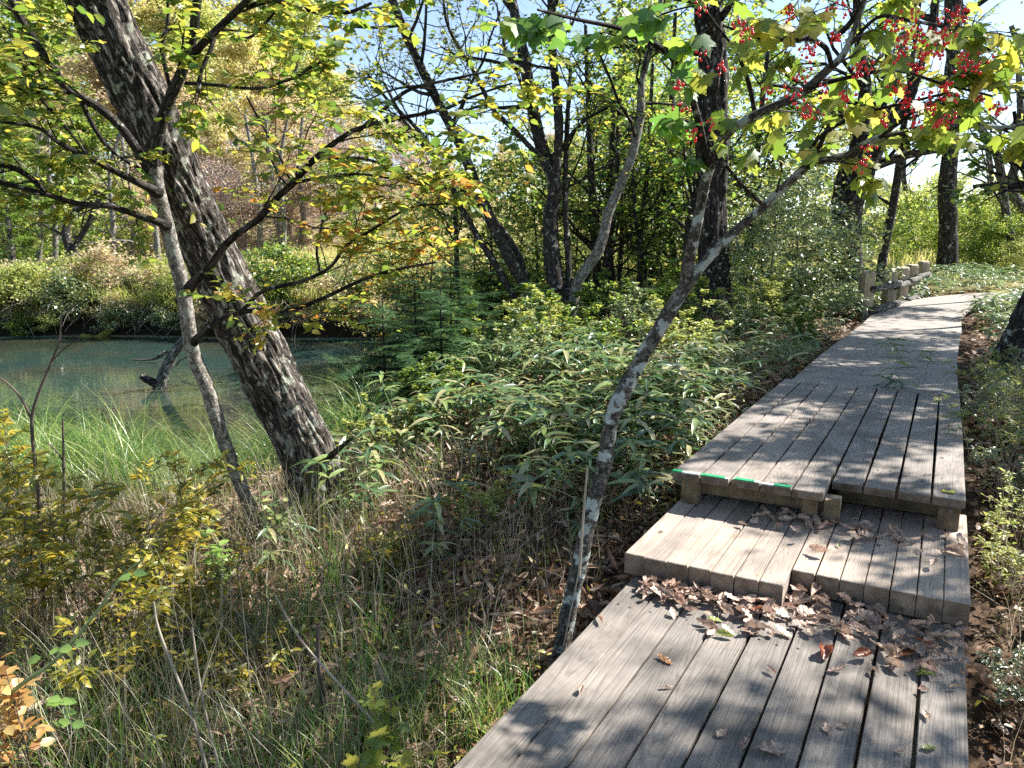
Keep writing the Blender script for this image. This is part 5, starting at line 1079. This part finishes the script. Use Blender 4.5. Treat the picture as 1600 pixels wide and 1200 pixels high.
g = Geo(); X, Y, Z = pts(rc, 9000, 5, 32, 24, 44); n = len(X); ribbons(g, X, Y, Z, rc.uniform(.15, .5, n), rc.uniform(.010, .022, n), rc.uniform(0, 6.28, n), rc.uniform(.1, .8, n), rc, 3)
stuff(g, 'roadside_grass', M['yelgreen'], 'yellow green tall grass beyond the bend of the walkway', 'grass')
# ------------------------------------------------------------------ bamboo grass plants (things)
def sasa_mesh(seed, ns, hh):
    rng = np.random.default_rng(seed); g, c = Geo(), Geo()
    for i in range(ns):
        st = wander(rng, [rng.normal(0, .05), rng.normal(0, .05), -.03], [rng.normal(0, .35), rng.normal(0, .35), 1], hh * rng.uniform(.7, 1.2), 5, .1, .0); tube(g, st, np.linspace(.0028, .0014, 6), 4)
        for k, p in ((5, 5), (4, 2)):
            a0 = rng.random() * 6.28; n = p; a = a0 + np.arange(n) * (4.6 / n) + rng.normal(0, .2, n); d = np.stack([np.cos(a), np.sin(a), rng.uniform(-.3, .25, n)], 1)
            scatter(c, BLADE, np.repeat(st[k][None], n, 0), d, rng.normal(0, .25, (n, 3)) + [0, 0, 1], rng.uniform(.13, .21, n))
    a = g.mesh('stem'); a.materials.append(M['green_stem']); b = c.mesh('leaves'); b.materials.append(M['sasa']); return a, b
def shrub_mesh(seed, ns, H, nl, lsz, T=LEAFN, spread=.35, bare=False, lv=1):
    rng = np.random.default_rng(seed); g, c = Geo(), Geo(); tw = []
    for i in range(ns):
        st = wander(rng, [rng.normal(0, .07), rng.normal(0, .07), -.04], [rng.normal(0, spread), rng.normal(0, spread), 1], H * rng.uniform(.65, 1.15), 8, .09, .01); r = np.linspace(.0045, .0013, 9); tube(g, st, r, 5)
        sprout(rng, g, st, r, 7, H * .3, lv, tw, .5, .3, .15, .01, 4, (.4, 1.1), .5)
    leaf_twigs(rng, c, T, tw, nl, lsz, .4, .3, .0)
    a = g.mesh('stem'); a.materials.append(M['twig_dark']); b = c.mesh('foliage'); b.materials.append(M['shrubyel']); return a, b
SASA = [sasa_mesh(i, 2 + i % 3, .32 + .05 * (i % 4)) for i in range(7)]
rs2 = np.random.default_rng(404); cnt = 0
for i in range(3000):
    if cnt >= 190: break
    X = rs2.uniform(-1.3, 3.6); Y = rs2.uniform(3.7, 8.8); u, v = uv_of(X, Y)
    if u > -1.42 or v < 3.6 or (X < .3 and Y < 5.4 and rs2.random() < .72) or noise.noise((X * 1.1, Y * 1.1, 7)) < rs2.uniform(-.4, .15): continue
    inst('bamboo_grass', 'dwarf bamboo plant with a fan of long green leaves on the slope left of the middle deck', 'plant', SASA[i % 7], (X, Y, hz(X, Y)), rs2.random() * 6.28, rs2.uniform(.75, 1.35), 'dwarf bamboo plants on the slope left of the decks'); cnt += 1
SM = [shrub_mesh(21, 7, .9, 4, .045, LEAF, .45, lv=2), shrub_mesh(22, 6, .7, 4, .05, LEAFN, .5, lv=2)]
for i, (x, y, s, mt) in enumerate(((-.2, 9.6, 1.2, 'midgreen'), (.35, 10.4, 1.3, 'yelgreen'), (.1, 7.9, .9, 'palebush'), (-.7, 7.2, .8, 'midgreen'), (.9, 8.8, 1.0, 'midgreen'), (1.5, 10.2, 1.2, 'palebush'), (2.1, 9.2, .9, 'yelgreen'), (1.0, 6.6, .7, 'midgreen'), (2.4, 11.2, 1.3, 'midgreen'), (3.0, 10.3, 1.0, 'palebush'), (3.7, 11.6, 1.1, 'yelgreen'), (.4, 12.0, 1.3, 'midgreen'), (-.6, 10.9, 1.2, 'yelgreen'), (1.6, 12.3, 1.3, 'midgreen'), (-1.0, 6.0, .6, 'yelgreen'), (4.1, 10.8, .8, 'midgreen'), (4.6, 12.4, .9, 'palebush'), (.0, 5.6, .5, 'palebush'), (-.2, 4.7, .45, 'yelgreen'), (.6, 5.3, .45, 'midgreen'))):
    inst('small_shrub', {'midgreen': 'small dark green shrub standing in the bamboo grass', 'palebush': 'small pale green shrub standing in the bamboo grass', 'yelgreen': 'small yellow green shrub standing in the bamboo grass'}[mt], 'shrub', SM[i % 2], (x, y, hz(x, y)), rs2.random() * 6, s, 'small shrubs in the bamboo grass', [None, M[mt]])
for x, y, s, lab in ((-.92, 4.72, .9, 'single bamboo grass plant catching the sun in front of the foot of the leaning trunk'), (-1.35, 4.35, .8, 'pale small bamboo grass plant at the base of the slender tree'), (-.35, 4.3, .8, 'isolated bamboo grass plant in the brown leaves halfway to the leaning berry tree'), (3.35, 6.9, .9, 'bamboo grass leaning in over the right edge of the walkway'), (4.6, 8.9, 1.1, 'bamboo grass hanging over the walkway before the leaning dark trunk'), (3.9, 7.6, 1.0, 'bamboo grass clump at the right end of the middle deck')):
    inst('bamboo_grass', lab, 'plant', SASA[int(s * 10) % 7], (x, y, hz(x, y)), rs2.random() * 6, s)
# ------------------------------------------------------------------ foreground shrubs
SY = [shrub_mesh(1, 6, 1.0, 4, .058), shrub_mesh(2, 5, .8, 4, .05), shrub_mesh(3, 7, .6, 4, .04)]
for x, y, k, s, mt, lab in ((-2.15, 3.6, 0, 1.0, None, 'tall yellow leaved shrub left of the slender tree, nearest its foot'), (-2.6, 3.9, 0, 1.05, None, 'yellowing shrub at the left, in front of the long green grass'), (-3.1, 4.2, 0, 1.05, None, 'yellow green shrub against the left edge of the picture below the pond'),
        (-1.75, 3.2, 1, 1.0, None, 'thin yellow leaved shrub in the middle of the left undergrowth'), (-2.25, 3.0, 1, .7, None, 'dense yellow shrub above the orange leaved sprig'), (-1.45, 3.75, 2, 1.0, None, 'small olive shrub below the base of the slender tree'), (-2.8, 3.5, 1, .85, None, 'golden shrub at the left edge above the orange leaved sprig'), (-1.15, 3.15, 2, .8, None, 'low sparse shrub in the dry grass left of the grass tufts'), (-3.4, 4.9, 0, 1.0, None, 'olive shrub beside the sedge at the left edge'),
        (-.75, 4.15, 2, .7, None, 'low yellowish shrub on the brown leaf slope'), (-2.0, 4.4, 1, .9, None, 'small shrub between the sedge and the slender tree')):
    inst('yellow_shrub', lab, 'shrub', SY[k], (x, y, hz(x, y)), rs2.random() * 6, s * 1.05, 'yellowing shrubs of the left undergrowth')
SR = [shrub_mesh(7, 9, .6, 4, .026, spread=.6), shrub_mesh(8, 8, .5, 4, .03, spread=.7)]
rr3 = np.random.default_rng(9)
for i, (u, v, s) in enumerate(((.55, 3.6, .8), (.5, 4.5, .9), (.65, 5.1, 1.0), (.45, 5.7, .9), (.7, 6.2, 1.1), (.42, 6.6, .9), (.5, 7.2, 1.0), (.85, 7.6, 1.2), (.6, 8.2, 1.0), (.9, 8.9, 1.1), (1.3, 6.4, 1.3), (1.2, 5.2, 1.1), (1.0, 4.4, .9), (.35, 8.9, .7), (.7, 9.8, 1.0), (1.5, 8.0, 1.4), (.9, 3.1, .8))):
    x, y = xy_of(u, v); inst('twiggy_shrub', 'low twiggy shrub crowding the right edge of the decks', 'shrub', SR[i % 2], (x, y, hz(x, y) - .02), rr3.random() * 6, s, 'low twiggy shrubs along the right side', [M['twig_dry'], M['yelgreen'] if i % 3 else M['palebush']])
# bare saplings at the left, standing before the pond
def sapling(label, polys, Y, mat='twig_dark', leaf=None):
    th = thing('bare_sapling', label, 'sapling', foot(S_(polys[0], Y)), group='thin bare stems at the left')
    for pl in polys: g = Geo(); limb(g, S_(pl, Y), 26, 6); g.build('stem', M[mat], th, bk=True)
sapling('forked bare sapling rising before the pond at the left edge', [[(72, 960, 4), (62, 800, 3.5), (52, 700, 3.2), (50, 655, 3), (58, 620, 2.6), (78, 570, 2.2), (93, 530, 1.8), (96, 490, 1.4)], [(51, 660, 2.4), (40, 635, 2.2), (25, 612, 2), (5, 594, 1.6), (-10, 590, 1)], [(80, 566, 1.6), (100, 545, 1.4), (125, 528, 1)]], 3.9)
sapling('short dark bare stem right of the forked sapling', [[(103, 900, 3.2), (100, 780, 3), (99, 700, 2.2), (98, 655, 1.6)], [(99, 720, 1.6), (88, 705, 1.4), (72, 690, 1)]], 4.1)
sapling('thin pale dead cane slanting up beside the lower deck', [[(640, 1230, 3), (600, 1150, 2.8), (540, 1080, 2.4), (470, 1000, 2), (430, 930, 1.4)]], 2.6, 'twig_dry')
sapling('pair of bleached dead canes slanting in the foreground', [[(330, 1230, 3.4), (300, 1120, 3), (250, 990, 2.5), (240, 940, 1.6)], [(350, 1230, 2.6), (318, 1100, 2.2), (300, 980, 1.6)]], 2.4, 'twig_dry')
sapling('thin orange brown cane standing against the foot of the berry tree', [[(905, 900, 3), (912, 800, 2.6), (918, 730, 2)], [(905, 890, 1.5), (880, 1010, 1.4)]], 3.2, 'twig_dry')
sapling('dark dead stem standing in the grass left of the lower deck', [[(508, 1130, 5), (500, 1060, 4.5), (496, 1000, 4), (497, 975, 3)]], 2.9)
# arching green bramble with leaf pairs, orange sprig
def bramble():
    p, r = pxpath([(-40, 1130, 2.3, 4.6), (30, 1072, 2.3, 4.2), (88, 1030, 2.3, 3.8), (150, 958, 2.32, 3.2), (187, 905, 2.34, 2.6), (225, 872, 2.36, 1.8)], 40)
    th = thing('bramble_cane', 'smooth green cane with pairs of fresh leaves crossing the lower left corner', 'plant', tuple(p[0]))
    g = Geo(); tube(g, p, r, 8); g.build('stem', M['green_stem'], th, bk=True)
    g = Geo(); rng = np.random.default_rng(3)
    A = []; D = []
    for x, y, n in ((115, 1000, 3), (95, 1090, 5), (72, 1020, 2), (110, 1130, 2), (205, 895, 2)):
        c = P(x, y, 2.28)
        for k in range(n): A.append(c + rng.normal(0, .008, 3) + [0, 0, -.012 * k]); D.append([(-1) ** k * 1.0 + .2, -.2, .1 + rng.normal(0, .2)])
        q = Geo()
    scatter(g, LEAF, np.array(A), np.array(D), rng.normal(0, .2, (len(A), 3)) + [0, -.7, .8], .048); g.build('leaves', M['brightpair'], th)
    g = Geo(); tube(g, np.array([P(85, 1030, 2.3), P(88, 1060, 2.28), P(100, 1095, 2.27), P(112, 1132, 2.27)]), [.0012] * 4, 4); g.build('side_twig', M['green_stem'], th, bk=True)
bramble()
def sprig(name, lab, px, py, Y, n, spread, mat, lsz, T=LEAF):
    rng = np.random.default_rng(int(px * 3 + py)); c = P(px, py, Y); z0 = hz(c[0], c[1]); th = thing(name, lab, 'plant', (c[0], c[1], z0)); g = Geo(); tw = []
    for i in range(3):
        st = resample([[c[0] + .03 * i, c[1], z0 - .03], [c[0] + rng.normal(0, .03), c[1], (z0 + c[2]) / 2], c + rng.normal(0, spread, 3)], 9); tube(g, st, np.linspace(.003, .0012, 9), 5); tw.append(st[4:])
        sprout(rng, g, st[4:], np.linspace(.002, .001, 5), 4, spread * 1.4, 0, tw, .7, .1, .12, .0, 4)
    g.build('stem', M['twig_dark'], th, bk=True); g = Geo(); leaf_twigs(rng, g, T, tw, n, lsz, .45, .25, .1); g.build('leaves', M[mat], th)
sprig('orange_sprig', 'sprig of orange and golden leaves at the left edge', 30, 1000, 2.35, 4, .075, 'orange', .058)
sprig('orange_sprig', 'browner orange sprig low in the left corner', 20, 1085, 2.3, 3, .05, 'orange', .05)
sprig('lobed_seedling', 'bright lobed leaf seedling at the bottom centre', 590, 1170, 2.25, 2, .05, 'vib', .06, MAPLE)
sprig('lobed_seedling', 'small yellow green lobed seedling above the bottom seedling', 600, 1085, 2.5, 2, .04, 'vib', .05, MAPLE)
sprig('green_seedling', 'green seedling with paired leaves left of the foot of the leaning trunk', 440, 800, 4.5, 4, .09, 'palebush', .07)
sprig('green_seedling', 'fresh green seedling right of the base of the slender tree', 345, 860, 4.0, 3, .06, 'brightpair', .06)
# ------------------------------------------------------------------ fallen leaves lying on the boards
def curled(seed, L=1.0, wd=.34):
    rng = np.random.default_rng(seed); n = 17; m = 7; V = []; c1, c2, tw = rng.uniform(-.3, 1.6), rng.uniform(-.9, 1.3), rng.uniform(-.9, .9); pw = rng.uniform(.6, 1.1); sk = rng.uniform(.8, 1.25); ben = rng.uniform(-.25, .25)
    tears = rng.integers(2, n - 2, 2)
    for i in range(n):
        t = i / (n - 1); w_ = wd * math.sin(math.pi * min(1, (t * .95 + .03) ** sk)) ** pw
        for j in range(m):
            s = (j / (m - 1) - .5) * 2; e = j in (0, m - 1); k = (1.14 if i % 2 else .9) + .07 * rng.normal() if e else 1.0
            if e and i in tears and (j == 0) == (i % 3 == 0): k = .45
            x = s * w_ * k; a = c1 * s * .9
            zz = abs(w_ * s) * math.sin(abs(a)) * (1 if c1 > 0 else -1) + c2 * .3 * (t - .5) ** 2 + tw * s * w_ * (t - .5) + .022 * rng.normal() + .022 * math.sin(t * 22) * abs(s)
            V.append((x * math.cos(a * .8) + ben * (t - .5) ** 2, t + (.02 * rng.normal() if e else 0) - .5, zz))
    F = [(i * m + j, i * m + j + 1, (i + 1) * m + j + 1, (i + 1) * m + j) for i in range(n - 1) for j in range(m - 1)]
    V = np.array(V); V[:, 2] -= V[:, 2].min(); k = len(V); q = V[m // 2]; V = np.vstack([V, [(q[0] - .008, -.5, q[2]), (q[0] + .008, -.5, q[2]), (q[0] + .03, -.74, .03)]])
    g = Geo(); g.add(V, [(k, k + 1, k + 2)], F); me = g.mesh('fallen_leaf'); me.materials.append(M['dryleaf']); return me
CL = [curled(i, wd=.17 + .045 * (i % 5)) for i in range(14)]
rl = np.random.default_rng(505)
def leafobj(u, v, z, s, lab, grp=None, mat=None, tilt=.35):
    x, y = xy_of(u, v); o = bpy.data.objects.new('fallen_leaf', CL[rl.integers(0, 14)]); SC.collection.objects.link(o)
    o.location = (x, y, z); o.rotation_euler = (rl.normal(0, tilt), rl.normal(0, tilt), rl.random() * 6.28); o.scale = (s * rl.uniform(.85, 1.2), s, s)
    tag(o, lab, 'leaf', grp)
    if mat: o.material_slots[0].link = 'OBJECT'; o.material_slots[0].material = M[mat]
HL = 'dry brown leaf in the drift heaped along the foot of the step'
for i in range(245):
    u = rl.uniform(-1.12, .19); fr = 3.335 if u < -.51 else 3.53
    dep = np.interp(u, [-1.1, -.9, -.55, -.4, -.1, .2], [.12, .26, .26, .42, .46, .5]); q = abs(rl.normal(0, .5)); v = fr - .045 - dep * min(q, 1.3); z = .012 + max(0, (1 - q)) * rl.uniform(0, .045)
    leafobj(u, v, z, rl.uniform(.045, .10), HL, 'leaves heaped at the foot of the step', [None, 'tanleaf', None, 'tanleaf', None][i % 5] if i % 61 else 'redleaf', .24)
SL = 'dry leaf lying on the step in the shade of the middle deck'
for i in range(58):
    u = rl.normal(-.33, .30); u = min(.17, max(-1.0, u)); v = 4.22 - abs(rl.normal(0, .12)) + rl.uniform(-.05, .1)
    leafobj(u, v, .128 + rl.uniform(0, .02), rl.uniform(.05, .10), SL, 'leaves on the step', 'tanleaf' if i % 4 == 0 else None, .3)
def pxl(px, py, z): p = G(px, py, z); return uv_of(p[0], p[1])
for px, py, s, mt, lab in ((938, 968, .075, 'tanleaf', 'pale leaf lying alone near the left edge of the lower deck'), (1040, 1030, .07, 'orangeleaf', 'flat tan leaf left of centre on the lower deck'), (1042, 1074, .05, None, 'small curled leaf left of centre on the lower deck'), (908, 1078, .05, 'tanleaf', 'small pale leaf on the second board from the left'),
        (1128, 1145, .05, 'tanleaf', 'small yellowish leaf near the bottom centre of the lower deck'), (1165, 1162, .09, None, 'brown leaf beside the long curled leaf at the bottom'), (1205, 1172, .10, 'tanleaf', 'long curled leaf at the bottom of the lower deck'), (1292, 1138, .06, None, 'narrow tan leaf on the seventh board'), (1318, 1133, .04, 'tanleaf', 'tiny pale leaf just right of the narrow tan leaf'),
        (1404, 1172, .05, 'tanleaf', 'pale leaf low on the eighth board'), (1447, 1118, .06, 'tanleaf', 'pale leaf on the dark right hand board'), (1452, 1168, .06, 'greenleaf', 'green leaf on the right hand board near the bottom'), (1448, 1055, .07, 'greenleaf', 'greyish green leaf on the right hand board below the heap'), (1443, 1078, .045, 'tanleaf', 'small tan leaf under the greyish green leaf'),
        (1133, 993, .07, 'greenleaf', 'green leaf fallen below the heap near the centre'), (1290, 1022, .11, 'redleaf', 'large rust red leaf at the lower edge of the heap'), (1117, 968, .06, 'greenleaf', 'lime green leaf inside the heap left of centre'), (1187, 953, .05, 'orangeleaf', 'orange leaf in the heap under the jutting timbers'), (1440, 993, .05, 'orangeleaf', 'orange leaf in the heap at the right'), (1205, 1047, .05, 'tanleaf', 'small leaf below the heap on the fifth board')):
    u, v = pxl(px, py, .01); leafobj(u, v, .008, s, lab, None, mt, .08)
for px, py, s, mt, lab in ((1480, 838, .07, None, 'crumpled leaf at the foot of the right post'), (1492, 863, .10, 'tanleaf', 'long tan leaf on the right hand step timber'), (1285, 815, .09, 'redleaf', 'dark red leaf cluster piece on the step under the middle deck'), (1310, 853, .04, 'greenleaf', 'dark green bit among the leaves on the step')):
    u, v = pxl(px, py, .125); leafobj(u, v, .124, s, lab, None, mt, .12)
for px, py, s, mt, lab in ((1480, 667, .045, 'redleaf', 'small red leaf on the right hand board of the middle deck'), (1268, 660, .07, None, 'thin brown leaf on the middle deck'), (1440, 607, .06, 'tanleaf', 'pale leaf where the walkway meets the middle deck'), (1270, 605, .06, None, 'curled brown leaf at the back left of the middle deck'), (1295, 783, .05, None, 'leaf caught under the front edge of the middle deck')):
    u, v = pxl(px, py, .315); leafobj(u, v, .3185, s, lab, None, mt, .1)

# ------------------------------------------------------------------ tell look-alikes apart by their order in the view
ORD = ['first', 'second', 'third', 'fourth', 'fifth', 'sixth', 'seventh', 'eighth', 'ninth', 'tenth', 'eleventh', 'twelfth', 'thirteenth', 'fourteenth', 'fifteenth', 'sixteenth', 'seventeenth', 'eighteenth', 'nineteenth', 'twentieth']
def tell_apart():
    by = {}
    for o in SC.objects:
        if o.parent is None and o.get('label') and o.get('kind') is None and o.name.split('.')[0] not in ('fallen_leaf', 'bamboo_grass'): by.setdefault(o['label'], []).append(o)
    for lab, L in by.items():
        if not 2 <= len(L) <= 20 or len(lab.split()) > 12: continue
        near_far = L[0].name.startswith('twiggy_shrub')
        L.sort(key=(lambda o: o.location.y) if near_far else (lambda o: o.location.x / max(o.location.y, .1)))
        for i, o in enumerate(L): o['label'] = lab + ', ' + (ORD[i] + ' counting from the front' if near_far else ('leftmost one' if i == 0 else 'rightmost one' if i == len(L) - 1 else ORD[i] + ' from the left'))
tell_apart()
